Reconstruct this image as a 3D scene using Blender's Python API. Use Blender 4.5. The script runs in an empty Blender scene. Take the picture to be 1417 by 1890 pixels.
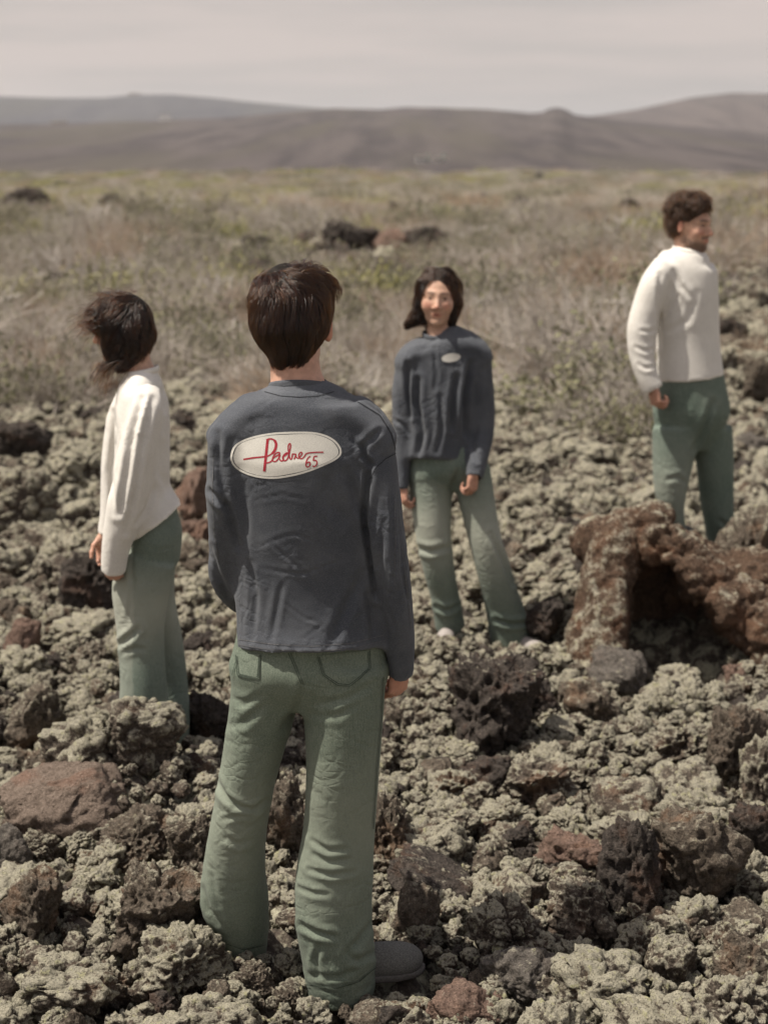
import bpy, bmesh, math, random
import numpy as np
from mathutils import Vector, Matrix
from mathutils.bvhtree import BVHTree

random.seed(7)
R = math.radians
scene = bpy.context.scene
COL = scene.collection

# ------------------------------------------------------------------ camera
LENS, SENSOR = 50.0, 24.0
PW, PH = 1417.0, 1890.0
FPX = LENS / SENSOR * PW
CAM_Z = 2.1
PITCH = math.atan(655.0 / FPX)
cam_data = bpy.data.cameras.new("camera")
cam = bpy.data.objects.new("camera", cam_data)
COL.objects.link(cam)
cam.location = (0, 0, CAM_Z)
cam.rotation_euler = (math.pi / 2 - PITCH, 0, 0)
cam_data.sensor_fit = 'HORIZONTAL'
cam_data.sensor_width = SENSOR
cam_data.lens = LENS
cam_data.clip_start = 0.05
cam_data.clip_end = 30000
cam_data.dof.use_dof = True
cam_data.dof.focus_distance = 4.02
cam_data.dof.aperture_fstop = 2.8
scene.camera = cam

# ------------------------------------------------------------------ sky and sun
SUN_TO = Vector((-0.44, -0.075, 0.90)).normalized()
SUN_EL = math.asin(SUN_TO.z)
SUN_AZ = math.atan2(SUN_TO.x, SUN_TO.y)
world = bpy.data.worlds.new("World")
scene.world = world
world.use_nodes = True
wn, wl = world.node_tree.nodes, world.node_tree.links
wn.clear()
w_out = wn.new("ShaderNodeOutputWorld")
w_bg = wn.new("ShaderNodeBackground")
w_bg.inputs["Strength"].default_value = 0.075
w_sky = wn.new("ShaderNodeTexSky")
w_sky.sky_type = 'NISHITA'
w_sky.sun_disc = False
w_sky.sun_elevation = SUN_EL
w_sky.sun_rotation = SUN_AZ
w_sky.dust_density = 4.0
# a thin high veil of cloud, drawn out in long streaks, over the whole sky
w_tc = wn.new("ShaderNodeTexCoord")
w_map = wn.new("ShaderNodeMapping")
w_map.inputs["Scale"].default_value = (1.0, 1.0, 11.0)
w_map.inputs["Rotation"].default_value = (0.0, 0.06, 0.0)
w_no = wn.new("ShaderNodeTexNoise")
w_no.inputs["Scale"].default_value = 2.1
w_no.inputs["Detail"].default_value = 5.0
w_no.inputs["Roughness"].default_value = 0.55
w_rmp = wn.new("ShaderNodeValToRGB")
w_rmp.color_ramp.elements[0].position = 0.41
w_rmp.color_ramp.elements[0].color = (4.8, 4.48, 4.25, 1)
w_rmp.color_ramp.elements[1].position = 0.59
w_rmp.color_ramp.elements[1].color = (6.5, 5.65, 5.25, 1)
w_mix = wn.new("ShaderNodeMix")
w_mix.data_type = 'RGBA'
# the veil is seen edge-on near the horizon and thins out overhead, where the blue comes through
w_sep = wn.new("ShaderNodeSeparateXYZ")
w_thin = wn.new("ShaderNodeMapRange")
w_thin.interpolation_type = 'SMOOTHSTEP'
w_thin.inputs["From Min"].default_value = 0.12
w_thin.inputs["From Max"].default_value = 0.75
w_thin.inputs["To Min"].default_value = 0.93
w_thin.inputs["To Max"].default_value = 0.42
wl.new(w_tc.outputs["Generated"], w_sep.inputs[0])
wl.new(w_sep.outputs["Z"], w_thin.inputs["Value"])
wl.new(w_thin.outputs[0], w_mix.inputs["Factor"])
wl.new(w_tc.outputs["Generated"], w_map.inputs["Vector"])
wl.new(w_map.outputs["Vector"], w_no.inputs["Vector"])
wl.new(w_no.outputs["Fac"], w_rmp.inputs["Fac"])
wl.new(w_sky.outputs["Color"], w_mix.inputs["A"])
wl.new(w_rmp.outputs["Color"], w_mix.inputs["B"])
wl.new(w_mix.outputs["Result"], w_bg.inputs["Color"])
wl.new(w_bg.outputs["Background"], w_out.inputs["Surface"])

sun_data = bpy.data.lights.new("sun", 'SUN')
sun_data.energy = 4.7
sun_data.angle = R(0.55)
sun_data.color = (1.0, 0.93, 0.82)
sun = bpy.data.objects.new("sun", sun_data)
COL.objects.link(sun)
sun.rotation_euler = SUN_TO.to_track_quat('Z', 'Y').to_euler()
sun.location = (-6, -3, 12)

scene.view_settings.view_transform = 'Standard'
scene.view_settings.look = 'None'
scene.view_settings.gamma = 1.0
scene.view_settings.use_curve_mapping = False
scene.view_settings.exposure = 0.46
scene.render.engine = 'CYCLES'
scene.cycles.use_denoising = True
scene.cycles.max_bounces = 6
scene.cycles.transparent_max_bounces = 8
# ------------------------------------------------------------------ measuring
_c, _s = math.cos(PITCH), math.sin(PITCH)

def P(px, py, Y):
    """the point that stands at depth Y on the ray through a pixel of the photograph"""
    a, b = (px - PW / 2) / FPX, (PH / 2 - py) / FPX
    d = np.array([a, _c + b * _s, -_s + b * _c])
    return np.array([0, 0, CAM_Z]) + d * (Y / d[1])

def G(px, py, z=0.0):
    """the point at height z seen through a pixel of the photograph"""
    a, b = (px - PW / 2) / FPX, (PH / 2 - py) / FPX
    d = np.array([a, _c + b * _s, -_s + b * _c])
    return np.array([0, 0, CAM_Z]) + d * ((z - CAM_Z) / d[2])

def to_px(p):
    q = np.asarray(p) - np.array([0, 0, CAM_Z])
    dep = q[..., 1] * _c - q[..., 2] * _s
    up = q[..., 1] * _s + q[..., 2] * _c
    return np.stack([PW / 2 + q[..., 0] / dep * FPX, PH / 2 - up / dep * FPX], -1)

def ppm(Y, z=1.0):
    return FPX / (Y * _c - (z - CAM_Z) * _s)

# ------------------------------------------------------------------ objects
def tag(o, label=None, cat=None, group=None, kind=None):
    if label: o["label"] = label
    if cat: o["category"] = cat
    if group: o["group"] = group
    if kind: o["kind"] = kind
    return o

def empty(name, loc):
    o = bpy.data.objects.new(name, None)
    o.location = loc
    o.empty_display_size = 0.2
    COL.objects.link(o)
    return o

def link(name, me, mat=None, parent=None):
    o = bpy.data.objects.new(name, me)
    COL.objects.link(o)
    if mat is not None:
        me.materials.clear()
        me.materials.append(mat)
    if parent is not None:
        # parents sit unrotated and unscaled, so only the offset has to be taken out
        o.parent = parent
        loc, q = Vector((0, 0, 0)), parent
        while q is not None:
            loc -= q.location
            q = q.parent
        o.location = loc
    return o

def mesh(name, v, f, smooth=True):
    me = bpy.data.meshes.new(name)
    v = np.asarray(v, np.float32)
    if isinstance(f, np.ndarray):
        n, k = f.shape
        me.vertices.add(len(v)); me.loops.add(n * k); me.polygons.add(n)
        me.vertices.foreach_set("co", v.ravel())
        me.loops.foreach_set("vertex_index", f.astype(np.int32).ravel())
        me.polygons.foreach_set("loop_start", np.arange(0, n * k, k, dtype=np.int32))
        me.polygons.foreach_set("loop_total", np.full(n, k, np.int32))
        me.update(calc_edges=True)
    else:
        me.from_pydata([tuple(x) for x in v.tolist()], [], f)
    if smooth and len(me.polygons):
        me.polygons.foreach_set("use_smooth", np.ones(len(me.polygons), bool))
    me.validate()
    return me

def vattr(me, name, arr):
    a = me.attributes.new(name, 'FLOAT', 'POINT')
    a.data.foreach_set("value", np.asarray(arr, np.float32))

# ------------------------------------------------------------------ noise
_rng = np.random.default_rng(11)
_perm = _rng.permutation(256)
_perm = np.concatenate([_perm, _perm, _perm]).astype(np.int32)
_grad = _rng.normal(size=(256, 3)); _grad /= np.linalg.norm(_grad, axis=1, keepdims=True)

def _hash(i, j, k):
    return _perm[(_perm[(_perm[i & 255] + j) & 255] + k) & 255]

def perlin(p):
    p = np.asarray(p, np.float64)
    i = np.floor(p).astype(np.int32)
    f = p - i
    u = f * f * f * (f * (f * 6 - 15) + 10)
    out = 0
    for dx in (0, 1):
        wx = u[:, 0] if dx else 1 - u[:, 0]
        for dy in (0, 1):
            wy = u[:, 1] if dy else 1 - u[:, 1]
            for dz in (0, 1):
                wz = u[:, 2] if dz else 1 - u[:, 2]
                g = _grad[_hash(i[:, 0] + dx, i[:, 1] + dy, i[:, 2] + dz)]
                d = g[:, 0] * (f[:, 0] - dx) + g[:, 1] * (f[:, 1] - dy) + g[:, 2] * (f[:, 2] - dz)
                out = out + wx * wy * wz * d
    return out * 1.6

def fbm(p, octaves=4, rough=0.5):
    s, a, t = 0, 1.0, 0
    for o in range(octaves):
        s = s + a * perlin(p * (2.03 ** o) + 17.3 * o); t += a; a *= rough
    return s / t

_cell = _rng.random((256, 3))

def worley(p):
    """nearest and second nearest feature distance"""
    p = np.asarray(p, np.float64)
    i = np.floor(p).astype(np.int32)
    f1 = np.full(len(p), 9.0); f2 = np.full(len(p), 9.0)
    for dx in (-1, 0, 1):
        for dy in (-1, 0, 1):
            for dz in (-1, 0, 1):
                c = i + np.array([dx, dy, dz])
                q = c + _cell[_hash(c[:, 0], c[:, 1], c[:, 2])]
                d = ((p - q) ** 2).sum(1)
                f2 = np.minimum(f2, np.maximum(f1, d)); f1 = np.minimum(f1, d)
    return np.sqrt(f1), np.sqrt(f2)

def sstep(a, b, x):
    t = np.clip((x - a) / (b - a), 0, 1)
    return t * t * (3 - 2 * t)

# ------------------------------------------------------------------ shapes as distance fields
class Field:
    def __init__(s, lo, hi, h):
        s.h = h
        s.o = np.asarray(lo, float)
        s.n = (np.ceil((np.asarray(hi, float) - s.o) / h).astype(int) + 1)
        s.D = np.full(s.n, 0.25, np.float32)

    def _box(s, lo, hi):
        a = np.clip(np.floor((np.asarray(lo) - s.o) / s.h).astype(int), 0, s.n - 1)
        b = np.clip(np.ceil((np.asarray(hi) - s.o) / s.h).astype(int) + 1, 1, s.n)
        ax = [s.o[k] + s.h * np.arange(a[k], b[k]) for k in range(3)]
        g = np.stack(np.meshgrid(*ax, indexing='ij'), -1).reshape(-1, 3)
        return (slice(a[0], b[0]), slice(a[1], b[1]), slice(a[2], b[2])), g, tuple(b - a)

    def add(s, fn, lo, hi, k=0.0, op='u'):
        m = 0.03 + 1.5 * k
        sl, g, shp = s._box(np.asarray(lo) - m, np.asarray(hi) + m)
        if min(shp) <= 0: return
        d = fn(g).reshape(shp).astype(np.float32)
        a = s.D[sl]
        if op == 'u':
            if k > 0:
                t = np.clip(0.5 + 0.5 * (a - d) / k, 0, 1)
                s.D[sl] = a * (1 - t) + d * t - k * t * (1 - t)
            else:
                s.D[sl] = np.minimum(a, d)
        else:                                   # take away
            if k > 0:
                t = np.clip(0.5 - 0.5 * (a + d) / k, 0, 1)
                s.D[sl] = a * (1 - t) - d * t + k * t * (1 - t)
            else:
                s.D[sl] = np.maximum(a, -d)

    def cone(s, a, b, ra, rb, k=0.0, op='u'):
        a, b = np.asarray(a, float), np.asarray(b, float)
        ba = b - a; L2 = max(ba @ ba, 1e-12)
        def fn(g):
            q = g - a
            t = np.clip(q @ ba / L2, 0, 1)
            return np.linalg.norm(q - t[:, None] * ba, axis=1) - (ra + t * (rb - ra))
        r = max(ra, rb)
        s.add(fn, np.minimum(a, b) - r, np.maximum(a, b) + r, k, op)

    def ball(s, c, r, M=None, k=0.0, op='u'):
        c = np.asarray(c, float); r = np.asarray(r, float) * np.ones(3)
        M = np.eye(3) if M is None else M
        def fn(g):
            q = (g - c) @ M
            k0 = np.linalg.norm(q / r, axis=1); k1 = np.linalg.norm(q / r ** 2, axis=1)
            return k0 * (k0 - 1) / np.maximum(k1, 1e-9)
        e = r.max()
        s.add(fn, c - e, c + e, k, op)

    def loft(s, L, k=0.0, grow=0.0, scale=1.0):
        e = max(L.a.max(), L.b.max()) * scale + grow
        s.add(lambda g: L.dist(g, grow, scale)[0], L.c.min(0) - e, L.c.max(0) + e, k)

    def sample(s, p):
        q = (np.asarray(p) - s.o) / s.h
        q = np.clip(q, 0, s.n - 1.001)
        i = q.astype(int); f = q - i
        v = 0
        for dx in (0, 1):
            for dy in (0, 1):
                for dz in (0, 1):
                    w = (f[:, 0] if dx else 1 - f[:, 0]) * (f[:, 1] if dy else 1 - f[:, 1]) * (f[:, 2] if dz else 1 - f[:, 2])
                    v = v + w * s.D[i[:, 0] + dx, i[:, 1] + dy, i[:, 2] + dz]
        return v

    def grad(s, p):
        e = s.h
        g = np.stack([s.sample(p + np.eye(3)[k] * e) - s.sample(p - np.eye(3)[k] * e) for k in range(3)], -1)
        return g / np.maximum(np.linalg.norm(g, axis=1, keepdims=True), 1e-9)

    def surface(s, smooth=2):
        D = s.D; I = D < 0
        nx, ny, nz = D.shape
        cnt = np.zeros((nx - 1, ny - 1, nz - 1), np.int8)
        for dx in (0, 1):
            for dy in (0, 1):
                for dz in (0, 1):
                    cnt += I[dx:nx - 1 + dx, dy:ny - 1 + dy, dz:nz - 1 + dz]
        act = (cnt > 0) & (cnt < 8)
        idx = np.full(act.shape, -1, np.int32)
        ci = np.argwhere(act)
        idx[act] = np.arange(len(ci))
        cor = np.array([[x, y, z] for x in (0, 1) for y in (0, 1) for z in (0, 1)])
        val = np.stack([D[ci[:, 0] + c[0], ci[:, 1] + c[1], ci[:, 2] + c[2]] for c in cor], 1)
        acc = np.zeros((len(ci), 3)); num = np.zeros(len(ci))
        for a in range(8):
            for b in range(a + 1, 8):
                if np.abs(cor[a] - cor[b]).sum() != 1: continue
                va, vb = val[:, a], val[:, b]
                m = (va < 0) != (vb < 0)
                t = np.where(m, va / np.where(va == vb, 1, va - vb), 0)
                pt = cor[a] + t[:, None] * (cor[b] - cor[a])
                acc += pt * m[:, None]; num += m
        V = (ci + acc / num[:, None]) * s.h + s.o
        F = []
        for ax in range(3):
            sl0 = [slice(1, -1)] * 3; sl1 = [slice(1, -1)] * 3
            sl0[ax] = slice(0, -1); sl1[ax] = slice(1, None)
            A, B = I[tuple(sl0)], I[tuple(sl1)]
            for m, flip in ((A & ~B, False), (~A & B, True)):
                e = np.argwhere(m)
                if not len(e): continue
                off = np.ones(3, int); off[ax] = 0
                e = e + off
                u, v = [(1, 2), (2, 0), (0, 1)][ax]
                du = np.zeros(3, int); du[u] = 1
                dv = np.zeros(3, int); dv[v] = 1
                q = np.stack([idx[tuple((e - du - dv).T)], idx[tuple((e - dv).T)], idx[tuple(e.T)], idx[tuple((e - du).T)]], 1)
                F.append(q[:, ::-1] if flip else q)
        F = np.concatenate(F)
        for _ in range(smooth):
            V = V + 0.5 * (ring_mean(V, F) - V)
            V = V - 0.42 * (ring_mean(V, F) - V)
        return V, F

def edges_of(F):
    e = np.concatenate([F[:, [i, (i + 1) % F.shape[1]]] for i in range(F.shape[1])])
    e = np.sort(e, 1)
    return np.unique(e[:, 0].astype(np.int64) * (1 << 32) + e[:, 1]).view(np.int64)

def edge_pairs(F):
    k = edges_of(F)
    return np.stack([k >> 32, k & 0xffffffff], 1).astype(np.int64)

def ring_mean(V, F, E=None):
    E = edge_pairs(F) if E is None else E
    n = len(V)
    deg = np.bincount(E.ravel(), minlength=n)
    out = np.stack([np.bincount(E[:, 0], V[E[:, 1], c], n) + np.bincount(E[:, 1], V[E[:, 0], c], n) for c in range(3)], 1)
    return out / np.maximum(deg, 1)[:, None]

def normals_of(V, F):
    a = V[F[:, 2]] - V[F[:, 0]]; b = V[F[:, 3 % F.shape[1]]] - V[F[:, 1]]
    if F.shape[1] == 3: a, b = V[F[:, 1]] - V[F[:, 0]], V[F[:, 2]] - V[F[:, 0]]
    n = np.cross(a, b)
    out = np.zeros_like(V)
    for c in range(3):
        for j in range(F.shape[1]):
            out[:, c] += np.bincount(F[:, j], n[:, c], len(V))
    return out / np.maximum(np.linalg.norm(out, axis=1, keepdims=True), 1e-12)

class Loft:
    """oval sections strung along a bent line; a: half width along REF, b: half depth across it"""
    def __init__(s, secs, ref=(1, 0, 0), sub=4):
        c = np.array([q[0] for q in secs], float)
        ab = np.array([[q[1], q[2]] for q in secs], float)
        A = np.concatenate([c, ab], 1)
        out = []
        n = len(A)
        for i in range(n - 1):
            p0, p1, p2, p3 = A[max(i - 1, 0)], A[i], A[i + 1], A[min(i + 2, n - 1)]
            for j in range(sub):
                t = j / sub
                out.append(0.5 * ((2 * p1) + (p2 - p0) * t + (2 * p0 - 5 * p1 + 4 * p2 - p3) * t * t + (3 * p1 - p0 - 3 * p2 + p3) * t ** 3))
        out.append(A[-1])
        A = np.array(out)
        s.c, s.a, s.b = A[:, :3], np.maximum(A[:, 3], .004), np.maximum(A[:, 4], .004)
        s.seg = s.c[1:] - s.c[:-1]
        s.len = np.linalg.norm(s.seg, axis=1)
        s.cum = np.concatenate([[0], np.cumsum(s.len)])
        ref = np.asarray(ref, float)
        T = s.seg / s.len[:, None]
        s.T = T
        U = ref - (T @ ref)[:, None] * T
        s.U = U / np.linalg.norm(U, axis=1, keepdims=True)
        s.W = np.cross(T, s.U)

    def dist(s, g, grow=0.0, scale=1.0):
        best = np.full(len(g), 1e9); par = np.zeros(len(g))
        axd = np.zeros((len(g), 3))
        nseg = len(s.seg)
        d2 = np.full(len(g), 1e9); si = np.zeros(len(g), int); st = np.zeros(len(g))
        for i in range(nseg):
            q = g - s.c[i]
            t = q @ s.T[i] / s.len[i]
            tc = np.clip(t, 0, 1)
            e = ((q - tc[:, None] * s.seg[i]) ** 2).sum(1)
            m = e < d2
            d2[m] = e[m]; si[m] = i; st[m] = t[m]
        tc = np.clip(st, 0, 1)
        cc = s.c[si] + tc[:, None] * s.seg[si]
        q = g - cc
        u = (q * s.U[si]).sum(1); w = (q * s.W[si]).sum(1)
        # sections across a bend share the axial rest
        ax = (q * s.T[si]).sum(1)
        a = (s.a[si] + tc * (s.a[si + 1] - s.a[si])) * scale + grow
        b = (s.b[si] + tc * (s.b[si + 1] - s.b[si])) * scale + grow
        inner = (si > 0) & (st < 0) | (si < nseg - 1) & (st > 1)
        u2 = np.sqrt(u * u + np.where(inner, ax * ax, 0))
        k0 = np.sqrt((u2 / a) ** 2 + (w / b) ** 2)
        k1 = np.sqrt((u2 / a ** 2) ** 2 + (w / b ** 2) ** 2)
        lat = np.where(k1 > 1e-9, k0 * (k0 - 1) / np.maximum(k1, 1e-9), -np.minimum(a, b))
        lat = np.maximum(lat, -np.minimum(a, b))
        par = s.cum[si] + tc * s.len[si]
        end = np.where((si == 0) & (st < 0), -st * s.len[si], np.where((si == nseg - 1) & (st > 1), (st - 1) * s.len[si], 0))
        d = np.where(end > 0, np.where(lat > 0, np.hypot(lat, end), np.maximum(end, lat)), lat)
        d = np.maximum(d, np.maximum(-par, par - s.cum[-1]))
        return d, par / s.cum[-1], si

# ------------------------------------------------------------------ cloth: extra length in the weave buckles into folds
def drape(V, F, axis, gl, gc, seed_amp, body=None, goal=0.02, iters=120, soft=0.12, pin=None, gap=0.006, sag=0.0):
    X0 = V.copy(); X = V.copy()
    n = len(V)
    E = edge_pairs(F)
    Dg = np.concatenate([F[:, [0, 2]], F[:, [1, 3]]])
    C = np.concatenate([E, Dg])
    e = X0[C[:, 1]] - X0[C[:, 0]]
    L = np.linalg.norm(e, axis=1)
    ax = axis[C[:, 0]] + axis[C[:, 1]]
    ax /= np.maximum(np.linalg.norm(ax, axis=1, keepdims=True), 1e-9)
    cs = ((e * ax).sum(1) / np.maximum(L, 1e-9)) ** 2
    g = 0.5 * (gl[C[:, 0]] + gl[C[:, 1]]) * cs + 0.5 * (gc[C[:, 0]] + gc[C[:, 1]]) * (1 - cs)
    rest = L * (1 + g)
    N = normals_of(X0, F)
    X = X + N * seed_amp[:, None]
    deg = np.bincount(C.ravel(), minlength=n).astype(float)
    pin = np.zeros(n) if pin is None else pin
    for it in range(iters):
        d = X[C[:, 1]] - X[C[:, 0]]
        l = np.linalg.norm(d, axis=1)
        k = 0.5 * (l - rest) / np.maximum(l, 1e-9)
        c = d * k[:, None]
        dx = np.stack([np.bincount(C[:, 0], c[:, j], n) - np.bincount(C[:, 1], c[:, j], n) for j in range(3)], 1)
        X = X + 1.5 * dx / deg[:, None]
        U = X - X0
        U = U + soft * (ring_mean(U, F, E) - U)
        U *= (1 - goal * (1 + 25 * pin))[:, None].clip(0, 1)
        if sag: U[:, 2] -= sag * (1 - pin)
        X = X0 + U
        if body is not None and it % 6 == 5:
            d = body.sample(X)
            m = d < gap
            if m.any():
                X[m] += body.grad(X[m]) * (gap - d[m])[:, None]
    return X

# ------------------------------------------------------------------ shader helpers
class NT:
    def __init__(s, name):
        s.m = bpy.data.materials.new(name)
        s.m.use_nodes = True
        s.n, s.l = s.m.node_tree.nodes, s.m.node_tree.links
        s.n.clear()
        s.out = s.n.new("ShaderNodeOutputMaterial")
        s.b = s.n.new("ShaderNodeBsdfPrincipled")
        s.l.new(s.b.outputs[0], s.out.inputs["Surface"])
        s.b.inputs["Roughness"].default_value = 0.9
        s.b.inputs["Specular IOR Level"].default_value = 0.2
    def set(s, k, v):
        sock = s.b.inputs[k]
        if hasattr(v, "is_output") or isinstance(v, bpy.types.NodeSocket): s.l.new(v, sock)
        else: sock.default_value = v if not isinstance(v, tuple) or len(v) != 3 else (*v, 1)
    def wire(s, v, sock):
        if isinstance(v, bpy.types.NodeSocket): s.l.new(v, sock)
        else: sock.default_value = v if not (isinstance(v, tuple) and len(v) == 3 and sock.type == 'RGBA') else (*v, 1)
    def pos(s): return s.n.new("ShaderNodeNewGeometry").outputs["Position"]
    def normal(s): return s.n.new("ShaderNodeNewGeometry").outputs["Normal"]
    def obj(s): return s.n.new("ShaderNodeTexCoord").outputs["Object"]
    def attr(s, name):
        a = s.n.new("ShaderNodeAttribute"); a.attribute_name = name; return a.outputs["Fac"]
    def rand(s): return s.n.new("ShaderNodeObjectInfo").outputs["Random"]
    def scale(s, vec, sc):
        m = s.n.new("ShaderNodeMapping"); s.wire(vec, m.inputs["Vector"]); m.inputs["Scale"].default_value = sc; return m.outputs[0]
    def noise(s, vec, scale, detail=4, rough=0.55, dist=0.0):
        t = s.n.new("ShaderNodeTexNoise"); s.wire(vec, t.inputs["Vector"])
        t.inputs["Scale"].default_value = scale; t.inputs["Detail"].default_value = detail
        t.inputs["Roughness"].default_value = rough; t.inputs["Distortion"].default_value = dist
        return t.outputs["Fac"]
    def voro(s, vec, scale, feature='F1', smooth=None):
        t = s.n.new("ShaderNodeTexVoronoi"); s.wire(vec, t.inputs["Vector"]); t.feature = feature
        t.inputs["Scale"].default_value = scale
        return t.outputs["Distance"]
    def math(s, op, a, b=0.0, clamp=False):
        t = s.n.new("ShaderNodeMath"); t.operation = op; t.use_clamp = clamp
        s.wire(a, t.inputs[0]); s.wire(b, t.inputs[1]); return t.outputs[0]
    def ramp(s, f, lo, hi, a=0.0, b=1.0):
        t = s.n.new("ShaderNodeMapRange"); t.interpolation_type = 'SMOOTHSTEP'
        s.wire(f, t.inputs["Value"]); t.inputs["From Min"].default_value = lo; t.inputs["From Max"].default_value = hi
        t.inputs["To Min"].default_value = a; t.inputs["To Max"].default_value = b
        return t.outputs[0]
    def mix(s, f, a, b):
        t = s.n.new("ShaderNodeMix"); t.data_type = 'RGBA'
        s.wire(f, t.inputs["Factor"]); s.wire(a, t.inputs["A"]); s.wire(b, t.inputs["B"]); return t.outputs["Result"]
    def crumple(s, p, scale, strength, dist, prev):
        '''straight creases that cross, as in cotton that has been worn: edges of warped cells, in patches'''
        w = s.n.new("ShaderNodeTexNoise"); s.wire(p, w.inputs["Vector"]); w.inputs["Scale"].default_value = 6; w.inputs["Detail"].default_value = 2
        m = s.n.new("ShaderNodeVectorMath"); m.operation = 'MULTIPLY_ADD'
        s.l.new(w.outputs["Color"], m.inputs[0]); m.inputs[1].default_value = (.10, .10, .10); s.wire(p, m.inputs[2])
        a = s.ramp(s.voro(m.outputs[0], scale, 'DISTANCE_TO_EDGE'), 0, .16)
        b = s.ramp(s.voro(m.outputs[0], scale * 2.3, 'DISTANCE_TO_EDGE'), 0, .18)
        mask = s.ramp(s.noise(p, 5.5, 3), .42, .62)
        h = s.math('ADD', s.math('MULTIPLY', a, mask), s.math('MULTIPLY', b, s.math('MULTIPLY', mask, .45)))
        return s.bump(h, strength, dist, prev)
    def z(s, vec):
        t = s.n.new("ShaderNodeSeparateXYZ"); s.wire(vec, t.inputs[0]); return t.outputs["Z"]
    def bump(s, h, strength=0.5, dist=0.01, prev=None):
        t = s.n.new("ShaderNodeBump"); s.wire(h, t.inputs["Height"])
        t.inputs["Strength"].default_value = strength; t.inputs["Distance"].default_value = dist
        if prev is not None: s.l.new(prev, t.inputs["Normal"])
        s.l.new(t.outputs[0], s.b.inputs["Normal"]); return t.outputs[0]

def mat_plain(name, c, rough=.8, noise_scale=200, vary=.25, bump=.2, bd=.001):
    t = NT(name)
    n = t.noise(t.pos(), noise_scale, 4, .6)
    t.set("Base Color", t.mix(t.ramp(n, .3, .7), tuple(x * (1 - vary) for x in c), tuple(min(1, x * (1 + vary)) for x in c)))
    t.set("Roughness", rough)
    t.bump(n, bump, bd)
    return t.m

# ================================================================== the land
YH = PH / 2 - FPX * math.tan(PITCH)          # eye level in the photograph
BUMPS = [(-0.15, 3.95, -.02, .6), (1.62, 7.75, .20, .9), (1.9, 6.9, .02, .7), (.5, 7.0, .03, .7), (-.85, 5.6, -.01, .6), (-.88, 5.12, .16, .34), (1.22, 6.72, -.30, .24)]

def rock_mask(x, y):
    """1 in the rubble field, 0 out on the scrub plain"""
    edge = 13.2 + 2.6 * sstep(-.03, -.20, x / np.maximum(y, 1)) + 1.3 * np.sin(x * .9 + 1.2) + 12.5 * sstep(.165, .235, x / np.maximum(y, 1)) + 1.0 * np.sin(x * 2.3)
    return sstep(edge + 1.2, edge - 1.2, y)

def ground_z(x, y):
    x = np.asarray(x, float); y = np.asarray(y, float)
    p = np.stack([x, y, 0 * x], -1).reshape(-1, 3)
    r = np.hypot(x, y)
    z = -.10 + .045 * perlin(p * .9).reshape(x.shape) + .03 * perlin(p * 2.3 + 5).reshape(x.shape)
    for bx, by, h, w in BUMPS: z = z + h * np.exp(-((x - bx) ** 2 + (y - by) ** 2) / w ** 2)
    far = sstep(10, 30, r)
    z = z + far * (.30 * perlin(p * .16 + 9) + .12 * perlin(p * .5 + 4)).reshape(x.shape) * sstep(0, 40, r)
    z = z + sstep(9, 26, y) * sstep(.15, .25, x / np.maximum(y, 1)) * .35
    z = z + sstep(40, 200, r) * (.35 * perlin(p * .035 + 2)).reshape(x.shape) - 2.6 * sstep(25, 260, r)
    return z

def build_ground():
    a1 = np.linspace(-24, 24, 330)
    a = np.concatenate([np.linspace(-180, -26, 44), a1, np.linspace(26, 178, 44)])
    r = np.concatenate([[.02], np.geomspace(.6, 7000, 760)])
    A, Rr = np.meshgrid(np.radians(a), r, indexing='ij')
    x, y = Rr * np.sin(A), Rr * np.cos(A)
    z = ground_z(x, y)
    m = rock_mask(x, y) * (r < 40)[None, :] * (np.abs(A) < .5) * (Rr > 2)
    q = np.stack([x, y, z], -1).reshape(-1, 3)
    mm = m.reshape(-1) > .01
    bump = np.zeros(len(q))
    w1, w2 = worley(q[mm] * 7.0); u1, u2 = worley(q[mm] * 17)
    bump[mm] = m.reshape(-1)[mm] * (.085 * (.55 - w1) - .05 * np.exp(-(w2 - w1) / .10) + .026 * (.5 - u1) + .04 * fbm(q[mm] * 4, 2))
    q[:, 2] += bump
    na, nr = len(a), len(r)
    i = np.arange(na)[:, None] * nr + np.arange(nr - 1)[None, :]
    j = ((np.arange(na) + 1) % na)[:, None] * nr + np.arange(nr - 1)[None, :]
    F = np.stack([i, j, j + 1, i + 1], -1).reshape(-1, 4)
    me = mesh("ground", q, F)
    vattr(me, "rocky", rock_mask(x, y).reshape(-1))
    t = NT("ground_soil")
    p = t.pos()
    n1 = t.noise(p, 3.0, 6, .65); n2 = t.noise(p, 26, 5, .65); n3 = t.noise(p, .22, 4, .55)
    lava = t.mix(t.ramp(n2, .3, .7), (.045, .037, .031), (.125, .10, .08))
    lava = t.mix(t.ramp(t.noise(p, 13, 7, .75), .46, .60), lava, (.33, .315, .235))
    soil = t.mix(t.ramp(n1, .3, .7), (.235, .202, .162), (.35, .305, .248))
    soil = t.mix(t.ramp(n3, .50, .66), soil, (.29, .275, .165))
    soil = t.mix(t.ramp(t.noise(p, .35, 6, .7), .53, .60), soil, (.085, .070, .058))
    c = t.mix(t.attr("rocky"), soil, lava)
    t.set("Base Color", c); t.set("Roughness", 1.0)
    t.bump(n2, .8, .03)
    o = link("ground", me, t.m)
    tag(o, "uneven ground of dark lava grit and dry pale soil running to the hills", kind="structure")

# ------------------------------------------------------------------ hills
def crest_fn(pts):
    px = np.array([p[0] for p in pts], float); py = np.array([p[1] for p in pts], float)
    def f(a):
        p = PW / 2 + np.tan(a) * FPX
        return (YH - np.interp(p, px, py)) / FPX
    return f

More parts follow.
